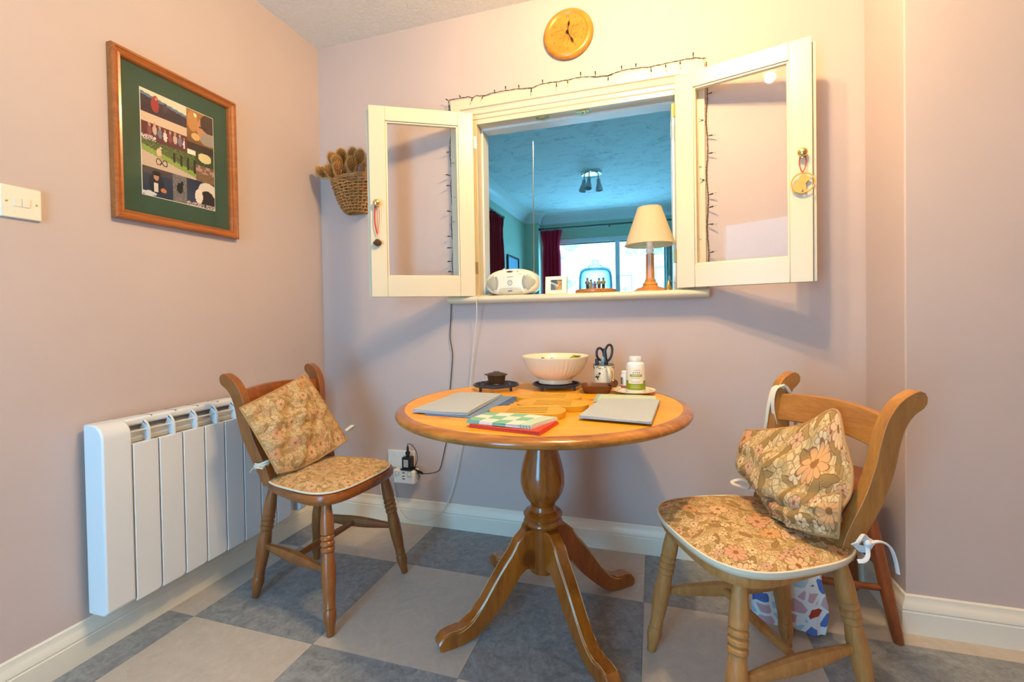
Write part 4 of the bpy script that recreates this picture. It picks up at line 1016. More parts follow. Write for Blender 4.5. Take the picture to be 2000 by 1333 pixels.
# ------------------------------------------------------------------ things on the table
TTZ = TZ+.0005
def folded_mat(name, label, cat, pts, th, layers, mat, fr=None, frmat=None, group=None, z=TTZ, edge=None):
    """folded cloth: pts = four corners in plan (front-left, front-right, back-right, back-left)"""
    c = Vector((sum(p[0] for p in pts)/4, sum(p[1] for p in pts)/4, 0)); P = [Vector((p[0], p[1], 0))-c for p in pts]
    t = thing(name, label, cat, (c.x, c.y, z), 0, group); rnd = random.Random(len(label))
    for k in range(layers):
        h0 = th*k/layers; h1 = th*(k+1)/layers*.96; s = 1-.012*((k*7) % 3)
        def fn(u, v, zt):
            p = (P[0]*(1-u)*(1-v)+P[1]*u*(1-v)+P[2]*u*v+P[3]*(1-u)*v)*s
            return Vector((p.x, p.y, zt+.0012*math.sin(u*5+v*3+k)*(1 if zt == h1 else 0)*(k+1)/layers))
        m = MB(); n = 12
        ring = [(u/n, 0) for u in range(n)]+[(1, v/n) for v in range(n)]+[(1-u/n, 1) for u in range(n)]+[(0, 1-v/n) for v in range(n)]
        wl = ((P[1]-P[0]).length, (P[3]-P[0]).length)
        m.grid(lambda u, v: fn(u, v, h1), n, n, uvfn=lambda u, v: (u*wl[0], v*wl[1]))
        vs = [fn(u, v, h1) for u, v in ring]+[fn(u, v, h0)*1.0 for u, v in ring]; q = len(ring)
        m.add(vs, [(i, (i+1) % q, q+(i+1) % q, q+i) for i in range(q)], None, [(a*wl[0], b_*wl[1]) for a, b_ in ring]*2)
        m.build('folded_layer', mat, t, angle=50)
    if fr:
        a, b_, L = fr; A, B = P[a], P[b_]; d = (B-A).normalized(); nrm = Vector((d.y, -d.x, 0))
        m = MB(); N = 60
        for i in range(N):
            p = A+(B-A)*(i+.5)/N; q = p+nrm*(L*(.7+.6*rnd.random()))+d*(.006*(rnd.random()-.5)); m.tube([p+Vector((0,0,.002)), (p+q)*.5+Vector((0,0,.0035*rnd.random()+.001)), q+Vector((0,0,.001))], .0013, 4)
        o = m.build('fringe', frmat, t); o['kind'] = 'stuff'
    return t
folded_mat('fringed_mat', 'blue fringed placemat peeping out under the grey mat', 'placemat', [(.992,-.775),(1.158,-.785),(1.168,-.440),(1.010,-.425)], .004, 1, DENIM, (1, 2, .022), DENIM)
folded_mat('folded_placemat', 'grey folded placemat at left of table over blue fringed mat', 'placemat', [(.945,-.765),(1.128,-.775),(1.122,-.435),(.942,-.428)], .008, 3, GREYLINEN, z=TTZ+.0045)
folded_mat('folded_placemat', 'grey folded placemat at right of table overlapping green fringed mat', 'placemat', [(1.442,-.742),(1.634,-.772),(1.660,-.440),(1.474,-.452)], .006, 2, GREYLINEN, z=TTZ+.0065)
folded_mat('fringed_mat', 'pale green fringed mat tucked behind right grey placemat', 'placemat', [(1.462,-.470),(1.648,-.462),(1.648,-.345),(1.458,-.325)], .006, 2, GREENLINEN, (3, 0, .012), GREENLINEN)
folded_mat('folded_tea_towel', 'coral red folded cotton towel under the mint checked one', 'tea towel', [(1.178,-.885),(1.378,-.925),(1.398,-.795),(1.190,-.775)], .009, 3, REDCLOTH)
folded_mat('folded_tea_towel', 'mint green and white checked folded tea towel at table front', 'tea towel', [(1.168,-.878),(1.352,-.905),(1.396,-.790),(1.184,-.768)], .009, 3, MINTCHECK, z=TTZ+.0093)
def board(label, x, y, z, tilt, rz):
    t = thing('wooden_trivet', label, 'trivet', (x, y, z), 0, 'slotted wooden trivets', (tilt, 0, rz))
    L, D, h = .222, .114, .017; r = D/2-.008; m = MB()
    slots = [(-.0380, -.0285), (-.0160, -.0065), (.0065, .0160), (.0285, .0380)]
    ys = sorted(set([round(D/2*math.sin(PI/2*k/8), 4) for k in range(-8, 9)]+[y for q in slots for y in q])); sl = .058
    def hx(y): return .060+.051*max(0, 1-abs(2*y/D)**2.3)**(1/2.3)
    def slot(y): return any(a < y < b_ for a, b_ in slots)
    V = []; F = []; n4 = len(ys)*4
    for z in (0, h):
        for y in ys: V += [(-hx(y), y, z), (-sl, y, z), (sl, y, z), (hx(y), y, z)]
    for k in range(len(ys)-1):
        o, q = k*4, k*4+4; sk = slot((ys[k]+ys[k+1])/2)
        for c in range(3):
            if c == 1 and sk: continue
            F += [(o+c, q+c, q+c+1, o+c+1), (n4+o+c, n4+o+c+1, n4+q+c+1, n4+q+c)]
        F += [(o, n4+o, n4+q, q), (o+3, q+3, n4+q+3, n4+o+3)]
        if sk:
            F += [(o+1, q+1, n4+q+1, n4+o+1), (o+2, n4+o+2, n4+q+2, q+2)]
        if sk and not slot(ys[k]-.0003): F.append((o+1, n4+o+1, n4+o+2, o+2))
        if sk and not slot(ys[k+1]+.0003): F.append((q+1, q+2, n4+q+2, n4+q+1))
    for e in (0, (len(ys)-1)*4):
        for c in range(3): F.append((e+c, e+c+1, n4+e+c+1, n4+e+c))
    m.add(V, F); o = m.build('board', BOARDW, t, bevel=.0012, seg=2); o.data.materials.append(SLOT_SHADE); o.modifiers['bevel'].material = 0
    for p in o.data.polygons:                                  # slot walls coloured darker brown to stand in for shade inside the slots
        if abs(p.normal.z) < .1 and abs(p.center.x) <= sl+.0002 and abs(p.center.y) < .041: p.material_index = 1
    return t
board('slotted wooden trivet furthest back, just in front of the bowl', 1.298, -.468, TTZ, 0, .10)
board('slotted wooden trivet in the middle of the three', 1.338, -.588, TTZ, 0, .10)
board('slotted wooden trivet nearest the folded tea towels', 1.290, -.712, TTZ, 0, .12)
def iron_trivet(label, x, y, R):
    t = thing('iron_trivet', label, 'trivet', (x, y, TTZ), 0, 'round iron trivets'); m = MB(); z = .019
    def ring(r, w): m.tube([(r*math.cos(a), r*math.sin(a), z) for a in [2*PI*i/36 for i in range(36)]], w, 6, closed=True)
    ring(R, .004); ring(R*.62, .0026); ring(R*.25, .0026)
    for k in range(16):
        a = 2*PI*k/16; m.tube([(R*.25*math.cos(a), R*.25*math.sin(a), z), (R*.62*math.cos(a+.2), R*.62*math.sin(a+.2), z)], .0022, 5)
        m.tube([(R*.81*math.cos(a)+R*.16*math.cos(b_), R*.81*math.sin(a)+R*.16*math.sin(b_), z) for b_ in [2*PI*i/10 for i in range(10)]], .0024, 5, closed=True)
    m.build('lattice', IRON, t)
    for k in range(4):
        a = PI/4+k*PI/2+.3; m = MB(); m.lathe([(.006, 0), (.005, .008), (.006, .018), (0, .018)], 10, T(R*.95*math.cos(a), R*.95*math.sin(a), 0)); m.build('foot', IRON, t)
iron_trivet('blue-black iron trivet under the small brown pot', 1.040, -.268, .088)
iron_trivet('blue-black iron trivet under the cream bowl', 1.272, -.205, .092)
IZ = TTZ+.0235
t = thing('casserole_pot', 'tiny brown lidded stoneware pot on left iron trivet', 'pot', (1.040, -.262, IZ), .1)
m = MB(); m.lathe([(0, 0), (.030, 0), (.033, .004), (.037, .030), (.038, .031), (0, .031)], 32, Matrix.Diagonal((1.0, .8, 1, 1))); m.build('pot_body', POTBROWN, t)
m = MB(); m.lathe([(.041, .031), (.0415, .034), (.036, .039), (.020, .043), (0, .044)], 32, Matrix.Diagonal((1.0, .82, 1, 1))); m.ell((-.038, 0, .034), (.012, .010, .0035)); m.ell((.036, 0, .035), (.010, .010, .0035)); m.box(-.012, .012, -.004, .004, .042, .047); m.build('lid', POTBROWN, t, bevel=.001)
# cream fluted bowl
BC = (1.268, -.205); t = thing('cream_bowl', 'large cream fluted china bowl standing on iron trivet', 'bowl', (BC[0], BC[1], IZ))
prof = [(.060, 0), (.066, .001), (.067, .012), (.064, .016), (.072, .021), (.092, .035), (.110, .056), (.122, .080), (.130, .100), (.1328, .1062), (.1322, .1076), (.1300, .1070), (.1262, .1010), (.116, .080), (.104, .058), (.086, .038), (.060, .026), (0, .022)]
def flute(r, z, a): return r*(1+.010*math.cos(a*44)*max(0, min(1, (z-.018)/.012))*max(0, min(1, (.096-z)/.02))) if r > .066 and not inner[0] else r
inner = [False]
m = MB(); o_ = [p for p in prof[:9]]; m.lathe(o_, 176, fn=flute); m.f = [f for f in m.f if len(f) == 4]; m.lathe(prof[8:], 176, cap=False); m.build('bowl_body', CREAMCHINA, t, angle=50)
def bowl_pt(a, z):
    k = [(.1262, .101), (.116, .080), (.104, .058)]
    for (r0, z0), (r1, z1) in zip(k, k[1:]):
        if z1 <= z <= z0: r = r1+(r0-r1)*(z-z1)/(z0-z1); return Vector(((r-.0006)*math.cos(a), (r-.0006)*math.sin(a), z))
    return Vector((.1*math.cos(a), .1*math.sin(a), z))
def leafpatch(nm, ac, zc, da, dz, mat, slope=0):
    m = MB(); m.grid(lambda u, v: bowl_pt(ac+da*(u-.5), zc+slope*(u-.5)+dz*(v-.5)*math.sin(PI*min(1, max(0, u)))**.7), 12, 4); m.build(nm, mat, t)
leafpatch('painted_leaf', math.radians(58), .093, .5, .018, plain('painted_leaf_green', '#9aa02c', .3), -.010)
leafpatch('painted_spot', math.radians(128), .085, .2, .012, plain('painted_spot_grey', '#4a4a48', .3)); leafpatch('painted_spot', math.radians(108), .084, .18, .010, bpy.data.materials['painted_spot_grey'])
# brown square dish with spout handle
t = thing('brown_dish', 'shallow square brown glazed dish with curled handle beside the mug', 'dish', (1.437, -.262, TTZ), .1)
def sq(h, z, r=.18): 
    o = []
    for i in range(32):
        a = 2*PI*i/32; c, s = math.cos(a), math.sin(a); q = (abs(c)**5+abs(s)**5)**(-.2); o.append((h*c*q, h*.82*s*q, z))
    return o
rings = [sq(.044, 0), sq(.047, .003), sq(.060, .026), (sq(.061, .028)), sq(.058, .028), sq(.054, .022), sq(.045, .007), sq(.0, .006)]
m = MB(); vv = sum(rings, []); m.add(vv, [(a*32+i, a*32+(i+1) % 32, (a+1)*32+(i+1) % 32, (a+1)*32+i) for a in range(len(rings)-1) for i in range(32)]+[tuple(range(31, -1, -1))]); m.build('dish_body', DISHBROWN, t, angle=50)
m = MB(); m.lathe([(0, -.006), (.012, -.006), (.015, -.003), (.015, .003), (.012, .006), (0, .006)], 20, T(.064, .018, .031) @ RX(PI/2) @ RY(.5)); m.tube([(.045, .01, .026), (.062, .016, .024)], .008, 8); m.build('handle', DISHBROWN, t)
# mug with scissors and pens
MC = (1.452, -.150); t = thing('kangaroo_mug', 'cream mug with dark kangaroo and wavy pattern holding scissors', 'mug', (MC[0], MC[1], TTZ), math.radians(-68))
m = MB(); m.lathe([(0, 0), (.037, 0), (.040, .003), (.040, .092), (.0395, .094), (.0375, .092), (.0375, .006), (0, .005)], 48); m.build('mug_body', CREAMCHINA, t, angle=40)
m = MB(); m.lathe([(.0402, .0895), (.0402, .0925), (.0397, .0945), (.0372, .0925)], 48, cap=False); m.build('rim_band', plain('blue_grey_band', '#5a6468', .3), t)
m = MB(); m.tube(smooth_path([(.038, 0, .076), (.060, 0, .078), (.068, 0, .060), (.062, 0, .036), (.050, 0, .020), (.038, 0, .018)], 5), .0065, 10, flat=(1.3, .85)); m.build('handle', CREAMCHINA, t)
PAT = plain('dark_brown_glaze', '#3a241a', .35)
def onmug(pts, w, nm, mat=PAT):
    m = MB(); m.tube([((.0402)*math.cos(a), (.0402)*math.sin(a), z) for a, z in pts], w, 5, flat=(1, 1)); m.build(nm, mat, t)
for z0 in (.083, .010):
    for k in range(8):
        a = k*PI/4; onmug([(a+.5*i/8-.25, z0+.004*math.sin(i*PI/4)) for i in range(9)], .0011, 'wavy_line')
for a0 in (-.95, 1.6, 3.2):
    m = MB(); roo = [(-.014,-.004),(-.006,-.001),(-.002,.006),(.004,.009),(.008,.016),(.011,.013),(.016,.012),(.015,.009),(.010,.006),(.008,.000),(.010,-.006),(.006,-.004),(.003,-.008),(.006,-.015),(.001,-.014),(-.003,-.006),(-.010,-.007)]
    m.add([((.0405)*math.cos(a0+x/.04), (.0405)*math.sin(a0+x/.04), .050+z) for x, z in roo], [tuple(range(len(roo)))]); m.build('kangaroo', PAT, t)
onmug([(.55, .070), (.62, .06), (.66, .05), (.6, .042), (.5, .04)], .0011, 'wavy_line'); onmug([(-.45, .08), (-.4, .078)], .0015, 'dot')
t = thing('scissors', 'black handled scissors standing upside down in the mug', 'scissors', (MC[0], MC[1], TTZ+.006), math.radians(17))
def loop(cx, cz, rx, rz, tilt):
    return [(cx+rx*math.cos(a)*math.cos(tilt)-rz*math.sin(a)*math.sin(tilt), -.004, cz+rx*math.cos(a)*math.sin(tilt)+rz*math.sin(a)*math.cos(tilt)) for a in [2*PI*i/24 for i in range(24)]]
m = MB(); m.tube(loop(-.014, .128, .014, .024, .15), .0048, 8, closed=True); m.build('finger_loop', BLACK, t)
m = MB(); m.tube(loop(.018, .132, .0145, .033, -.22), .0048, 8, closed=True); m.tube([(.004, -.003, .150), (.006, -.003, .115), (.010, -.003, .085), (.006, -.002, .05)], [.006, .008, .008, .005], 8); m.build('finger_loop', BLACK, t)
m = MB(); m.box(-.004, .004, -.005, -.003, .0, .10, RY(.08)); m.build('blade', STEEL, t)
t = thing('pen_knife', 'small black and silver handle poking from the mug', 'utensil', (MC[0]-.022, MC[1]+.004, TTZ+.006))
m = MB(); m.box(-.007, .007, -.004, .004, .0, .108, RY(-.05)); m.build('handle', BLACK, t, bevel=.002)
m = MB(); m.box(-.002, .002, -.003, .003, .10, .122, RY(.25)); m.build('clip', STEEL, t)
t = thing('blue_pen_cap', 'pale blue plastic cap standing in the mug', 'pen', (MC[0]-.002, MC[1]-.010, TTZ+.006))
m = MB(); m.lathe([(0, 0), (.005, 0), (.005, .09), (.008, .10), (.0075, .112), (.003, .118), (0, .119)], 12); m.build('cap', plain('pale_blue_plastic', '#7f9fb4', .3), t)
# saucer and pill bottles
SC = (1.572, -.262); t = thing('china_saucer', 'white patterned saucer under the pill bottles', 'saucer', (SC[0], SC[1], TTZ))
m = MB(); m.lathe([(0, 0), (.045, 0), (.048, .003), (.070, .009), (.076, .013), (.0755, .015), (.068, .0125), (.045, .006), (0, .005)], 48); m.build('dish', CREAMCHINA, t, angle=50)
m = MB()
for k in range(14):
    a = 2*PI*k/14; m.ell((.062*math.cos(a), .062*math.sin(a), .0112), (.006, .004, .0008), 8, 4)
m.build('leaf_border', plain('sage_glaze', '#8a948a', .35), t)
t = thing('pill_bottle', 'large white supplement bottle with green label on the saucer', 'bottle', (1.578, -.262, TTZ+.0062), math.radians(-88))
m = MB(); m.lathe([(0, 0), (.031, 0), (.0335, .003), (.0335, .092), (.031, .102), (.024, .109), (.020, .111), (.020, .114), (0, .114)], 48); m.build('bottle_body', WPLASTIC, t, angle=30)
def ridg(r, z, a): return r*(1+.012*math.cos(a*40)) if .115 < z < .127 and r > .02 else r
m = MB(); m.lathe([(0, .1135), (.0222, .1135), (.0222, .116), (.0222, .126), (.0215, .129), (0, .1295)], 120, fn=ridg); m.build('cap', WPLASTIC, t)
GL = plain('green_label', '#8a9c14', .35); CL = plain('cream_label', '#efe6d4', .4); DK = plain('dark_print', '#2a2a28', .5); GY = plain('faint_grey_print', '#a8a094', .5)
def wrap(nm, a0, a1, z0, z1, mat, r=.0338, par=None):
    m = MB(); m.grid(lambda u, v: (r*math.cos(a0+(a1-a0)*u), r*math.sin(a0+(a1-a0)*u), z0+(z1-z0)*v), 24, 1); m.build(nm, mat, par or t)
wrap('label_green', -1.7, 1.7, .010, .044, GL); wrap('label_cream', -1.7, 1.7, .044, .088, CL); wrap('label_panel', -.85, .85, .033, .044, CL, .0339)
wrap('label_bar', -.62, .70, .058, .0665, GL, .0341); wrap('label_text_line', -.5, .5, .0520, .0532, GY, .0341); wrap('label_text_line', -.45, .45, .0400, .0412, GY, .0341); wrap('label_text_line', -.4, .4, .0365, .0376, GY, .0341); wrap('label_text_line', -.15, .5, .0815, .0828, GY, .0341)
wrap('label_text_line', -.55, .5, .0250, .0260, CL, .0341); wrap('label_text_line', -.6, .55, .0190, .0200, CL, .0341); wrap('label_bar_text', -.45, .55, .0612, .0630, CL, .0342)
for k, ch in enumerate('EYES'):
    a = -.22+.21*k; text('label_letter', ch, .0085, DK, t, RZ(a) @ T(.0342, 0, .0725) @ RZ(PI/2) @ RX(PI/2))
t = thing('pill_bottle', 'small white pill bottle with red band behind the large bottle', 'bottle', (1.541, -.222, TTZ+.0062), math.radians(-88))
m = MB(); m.lathe([(0, 0), (.0175, 0), (.0185, .002), (.0185, .055), (.016, .060), (0, .060)], 32); m.build('bottle_body', WPLASTIC, t)
m = MB(); m.lathe([(0, .059), (.0165, .059), (.0165, .069), (.015, .071), (0, .0715)], 32); m.build('cap', WPLASTIC, t)
wrap('label_red', -1.9, 1.9, .008, .017, plain('red_label', '#b83a34', .4), .0188); wrap('label_grey', -1.4, -.5, .020, .048, GY, .0188); wrap('label_dark', -1.35, -.9, .022, .046, DK, .0189)
# ------------------------------------------------------------------ chairs
SEATZ = .432
LEGP = [(0, .0155), (.05, .0165), (.14, .0205), (.20, .0215), (.245, .0215), (.255, .0180), (.268, .0222), (.285, .0222), (.298, .0178), (.312, .0225), (.330, .0225), (.343, .0178), (.356, .0222), (.374, .0222), (.388, .0188), (.42, .0200), (.50, .0232), (.60, .0228), (.70, .0200), (.775, .0172), (.785, .0188), (.797, .0188), (.805, .0168), (.83, .0200), (.87, .0205), (.92, .0165), (.96, .0135), (.995, .0130), (1.0, .0118)]
def legmesh(top, foot):
    a, b_ = Vector(top), Vector(foot); m = MB(); m.tube([a+(b_-a)*q for q, _ in LEGP], [r for _, r in LEGP], 14); return m
def seat_outline(s, n=56):
    o = []
    for i in range(n):
        a = 2*PI*i/n; c, sn = math.cos(a), math.sin(a); e = 4.2
        q = (abs(c)**e+abs(sn)**e)**(-1/e); x = .200*c*q; hw = .166+.042*(x/.2)*1.0 + .008*math.cos(PI*x/.2*.5)
        x2 = x + (.012*(1-(sn*q)**2) if x > 0 else 0)
        o.append((x2*s, hw*sn*q*s))
    return o
def seat_mesh():
    m = MB(); n = 56; rings = []
    for s, z in ((.93, SEATZ-.034), (.985, SEATZ-.032), (1.0, SEATZ-.024), (1.0, SEATZ-.010), (.985, SEATZ-.002), (.95, SEATZ), (.86, SEATZ-.003), (.7, SEATZ-.009), (.45, SEATZ-.012), (.2, SEATZ-.012)):
        rings.append([(x, y, z+(.004*max(0, math.cos(2*math.atan2(y, x)))*(1 if s < .9 and z > SEATZ-.02 else 0))) for x, y in seat_outline(s, n)])
    vv = sum(rings, []); k = len(rings)
    m.add(vv, [(a*n+i, a*n+(i+1) % n, (a+1)*n+(i+1) % n, (a+1)*n+i) for a in range(k-1) for i in range(n)]+[tuple(range(n-1, -1, -1)), tuple((k-1)*n+i for i in range(n))]); return m
def post(side):
    """flat sawn upright: S curve in side view, splaying outward, scrolled top"""
    sp = smooth_path([(-.118, .137, SEATZ-.010), (-.140, .143, .482), (-.176, .153, .560), (-.197, .162, .635), (-.205, .170, .700), (-.216, .176, .745), (-.236, .182, .778), (-.262, .186, .796)], 4)
    w = [.020, .024, .026, .0265, .026, .0255, .024, .022]; n = len(sp); m = MB(); v = []; th = .0145
    for i, p in enumerate(sp):
        k = i/(n-1)*7; j = min(6, int(k)); ww = w[j]+(w[j+1]-w[j])*(k-j)
        a = sp[max(0, i-1)]; b_ = sp[min(n-1, i+1)]; d = Vector((b_.x-a.x, 0, b_.z-a.z)).normalized(); nn = Vector((d.z, 0, -d.x))
        for q, sy in ((1, -1), (1, 1), (-1, 1), (-1, -1)):
            P = p+nn*ww*q; v.append((P.x, side*(p.y)+sy*th, P.z))
    # rounded scroll end
    p, a = sp[-1], sp[-2]; d = Vector((p.x-a.x, 0, p.z-a.z)).normalized(); nn = Vector((d.z, 0, -d.x)); n2 = n
    for q in (PI*.2, PI*.4, PI*.5):
        ww = .022*math.cos(q); off = d*.022*math.sin(q)
        for s_, sy in ((1, -1), (1, 1), (-1, 1), (-1, -1)):
            P = p+off+nn*max(ww, .002)*s_; v.append((P.x, side*p.y+sy*th*(.95 if q > 1.4 else 1), P.z))
        n2 += 1
    f = [(i*4+k, i*4+(k+1) % 4, (i+1)*4+(k+1) % 4, (i+1)*4+k) for i in range(n2-1) for k in range(4)]+[(0,1,2,3), tuple((n2-1)*4+k for k in (3,2,1,0))]
    m.add(v, f); return m
def rail_mesh():
    m = MB()
    def fn(u, v, off):
        y = -.168+.336*u; bow = .024*(1-(2*u-1)**2); x = -.206-bow-(v-.5)*.020+off; arch = .012*(1-(2*u-1)**2)
        return (x, y, .676+.078*v+arch*(1 if v > .5 else .9))
    N, K = 18, 5; v = []
    for off in (.010, -.010):
        for i in range(N+1):
            for j in range(K+1): v.append(fn(i/N, j/K, off))
    q = (N+1)*(K+1); f = []
    for i in range(N):
        for j in range(K):
            a = i*(K+1)+j; f += [(a, a+K+1, a+K+2, a+1), (q+a, q+a+1, q+a+K+2, q+a+K+1)]
        a = i*(K+1); f += [(a, q+a, q+a+K+1, a+K+1), (a+K, a+2*K+1, q+a+2*K+1, q+a+K)]
    for i in (0, N):
        for j in range(K): a = i*(K+1)+j; f.append((a, a+1, q+a+1, q+a))
    m.add(v, f); return m
def make_chair(label, loc, rz, back, backz, seat, legm, twin=False):
    t = thing('kitchen_chair', label, 'chair', (loc[0], loc[1], 0), rz, 'turned leg kitchen chairs')
    seat_mesh().build('seat', seat, t, angle=50)
    LT = {}
    for nm, top, foot in (('fl', (.150, .145), (.205, .193)), ('fr', (.150, -.145), (.205, -.193)), ('bl', (-.140, .108), (-.205, .140)), ('br', (-.140, -.108), (-.205, -.140))):
        a, b_ = Vector((*top, SEATZ-.03)), Vector((*foot, .0)); LT[nm] = (a, b_); legmesh(a, b_).build('leg', legm, t, angle=30)
    def at(nm, z): a, b_ = LT[nm]; return a+(b_-a)*((a.z-z)/(a.z-b_.z))
    mids = []
    for s in ('l', 'r'):
        p, q = at('b'+s, .190), at('f'+s, .190); m = MB(); N = 12
        m.tube([p+(q-p)*i/N for i in range(N+1)], [.0085+.0105*math.sin(PI*i/N)**1.3 for i in range(N+1)], 10, flat=(1.15, .9)); m.build('side_stretcher', legm, t); mids.append((p+q)/2)
    m = MB(); N = 8; m.tube([mids[0]+(mids[1]-mids[0])*i/N for i in range(N+1)], [.009+.004*math.sin(PI*i/N) for i in range(N+1)], 10); m.build('cross_stretcher', legm, t)
    for s in (-1, 1): post(s).build('back_post', backz, t, bevel=.004, angle=35)
    rail_mesh().build('top_rail', back, t, bevel=.003)
    return t
CL_, CLA = (.468, -.575), math.radians(-6); CR_, CRA = (1.893, -.661), math.radians(206)
make_chair('brown wooden chair by the radiator with faded floral cushion', CL_, CLA, CHAIR_O if False else CHAIR_H, CHAIR, CHAIR_H, CHAIR)
make_chair('worn pale legged wooden chair at right of table with floral cushion', CR_, CRA, CHAIR_O, CHAIR_OZ, CHAIR_P, CHAIR_P)

# cushions: a seat pad and a back pad joined at the fold
def pad_from_outline(outline, z0, th, puff, dimple=None, nr=9):
    """puffed pad: rings shrinking to the middle; returns (top mesh builder, rim point list)"""
    n = len(outline); c = Vector((sum(p[0] for p in outline)/n, sum(p[1] for p in outline)/n, 0)); m = MB(); rings = []; uvs = []
    def lay(s, z): return [((p[0]-c.x)*s+c.x, (p[1]-c.y)*s+c.y, z) for p in outline]
    for s, z in [(0.96, z0)]+[(1.0, z0+th*.5)]:
        rings.append(lay(s, z))
    for k in range(1, nr+1):
        s = 1-k/nr*.97; r = []
        for x, y, _ in lay(s, 0):
            z = z0+th*.5+puff*(1-s**3.2)
            if dimple:
                for dx, dy, dr, dd in dimple: z -= dd*math.exp(-((x-dx)**2+(y-dy)**2)/dr**2)
            z += .0025*math.sin(x*61+y*37)*(1-s)+.002*math.sin(x*97-y*71)
            r.append((x, y, z))
        rings.append(r)
    vv = sum(rings, []); k = len(rings)
    m.add(vv, [(a*n+i, a*n+(i+1) % n, (a+1)*n+(i+1) % n, (a+1)*n+i) for a in range(k-1) for i in range(n)]+[tuple(range(n-1, -1, -1)), tuple((k-1)*n+i for i in range(n))], None, [(v[0], v[1]) for v in vv])
    return m, [Vector((p[0], p[1], z0+th*.5)) for p in outline]
def sheet_pad(ctrl, th, seedf, nu=26, nv=26, wrinkle=.004):
    """back pad: ctrl is a coarse grid [row][col] of 3-D points (row 0 = top); Catmull-Rom surface, puffed to a pad of thickness th"""
    R, Cn = len(ctrl), len(ctrl[0])
    cols = [[Vector(ctrl[r][c]) for r in range(R)] for c in range(Cn)]
    def cr(P, t):
        k = t*(len(P)-1); i = min(len(P)-2, int(k)); f = k-i
        a = P[i-1] if i > 0 else P[i]*2-P[i+1]; b_, c = P[i], P[i+1]; d = P[i+2] if i+2 < len(P) else P[i+1]*2-P[i]
        return .5*((2*b_)+(c-a)*f+(2*a-5*b_+4*c-d)*f*f+(3*b_-a-3*c+d)*f**3)
    def S(u, v): return cr([cr(col, v) for col in cols], u)
    W = (Vector(ctrl[0][0])-Vector(ctrl[0][-1])).length; Hh = (Vector(ctrl[0][0])-Vector(ctrl[-1][0])).length
    pts = [[S(i/nu, j/nv) for j in range(nv+1)] for i in range(nu+1)]
    def N(i, j):
        a = pts[min(nu, i+1)][j]-pts[max(0, i-1)][j]; b_ = pts[i][min(nv, j+1)]-pts[i][max(0, j-1)]; n = a.cross(b_)
        return n.normalized() if n.length > 1e-9 else Vector((1, 0, 0))
    m = MB(); fr, bk, uv = [], [], []
    sgn = 1 if N(nu//2, nv//2).x > 0 else -1
    for i in range(nu+1):
        for j in range(nv+1):
            u, v = i/nu, j/nv; e = max(0, (4*u*(1-u))*(4*v*(1-v)))**.38
            w = wrinkle*(math.sin(u*17+v*9+seedf)+math.sin(v*23-u*7+seedf*2)+.7*math.sin((u+v)*31+seedf*3))*e
            n = N(i, j)*sgn; fr.append(pts[i][j]+n*(th*.62*e+w)); bk.append(pts[i][j]-n*(th*.38*e)); uv.append((u*W+seedf, v*Hh+seedf*.3))
    k = nv+1
    F = [(i*k+j, (i+1)*k+j, (i+1)*k+j+1, i*k+j+1) for i in range(nu) for j in range(nv)]
    m.add(fr, F, None, uv); m.add(bk, [tuple(reversed(f)) for f in F], None, uv)
    edge = [pts[i][0] for i in range(nu+1)]+[pts[nu][j] for j in range(1, nv+1)]+[pts[i][nv] for i in range(nu-1, -1, -1)]+[pts[0][j] for j in range(nv-1, 0, -1)]
    return m, edge
def rr(hx, hyf, hyb, x0, e=3.4, n=60):
    o = []
    for i in range(n):
        a = 2*PI*i/n; c, s = math.cos(a), math.sin(a); q = (abs(c)**e+abs(s)**e)**(-1/e); x = hx*c*q; hw = hyb+(hyf-hyb)*(x/hx+1)/2
        o.append((x+x0, hw*s*q))
    return o
# --- left chair cushion
t = thing('chair_cushion', 'faded floral two part cushion on the chair by radiator', 'cushion', (CL_[0], CL_[1], 0), CLA, 'floral chair cushions')
m, rim = pad_from_outline([(x, y) for x, y in rr(.185, .196, .158, .018)], SEATZ+.001, .016, .018, [(.05, .06, .035, .008), (.05, -.07, .03, .008), (-.06, -.06, .03, .007)])
sp = m.build('seat_pad', FLORAL, t, angle=60)
m = MB(); m.tube([p-Vector((0, 0, .004)) for p in rim], .0035, 6, closed=True); m.build('piping', PIPINGW, sp)
# grid rows top->bottom, columns near(-y)->far(+y)
A, B, Cc, D = (-.163, -.212, .705), (-.190, .092, .783), (-.088, .176, .540), (-.070, -.146, .470)
def lerp3(a, b_, f): return tuple(a[i]+(b_[i]-a[i])*f for i in range(3))
ctrl = []
for r in range(5):
    L_, R_ = lerp3(A, D, r/4), lerp3(B, Cc, r/4); row = []
    for c in range(5):
        p = list(lerp3(L_, R_, c/4)); p[0] += .020*math.sin(PI*r/4)*.2+.008*math.sin(PI*c/4); row.append(tuple(p))
    ctrl.append(row)
ctrl[4][4] = (-.058, .178, .505); ctrl[4][3] = (-.055, .095, .488); ctrl[4][2] = (-.058, .01, .470); ctrl[4][1] = (-.064, -.07, .462)
m, edge = sheet_pad(ctrl, .042, .4, 28, 28, .007); bp = m.build('back_pad', FLORAL, t, angle=60)
m = MB(); m.tube(edge, .0034, 6, closed=True); m.build('piping', PIPING, bp)
m = MB()
for k, dz in enumerate((0, .008, .016)):
    c0 = Vector((-.150, -.146, .484+dz)); m.tube([c0+Vector((.031*math.cos(a)+.004*k, .021*math.sin(a), .008*math.cos(a)+.002*math.sin(a*3+k))) for a in [2*PI*i/20 for i in range(20)]], .0042, 6, closed=True, flat=(1.0, .5))
m.tube(smooth_path([(-.118, -.166, .486), (-.140, -.176, .492), (-.160, -.176, .480), (-.172, -.170, .468)], 4), .004, 6, flat=(.5, 1.2)); m.build('tie', TIE, t)
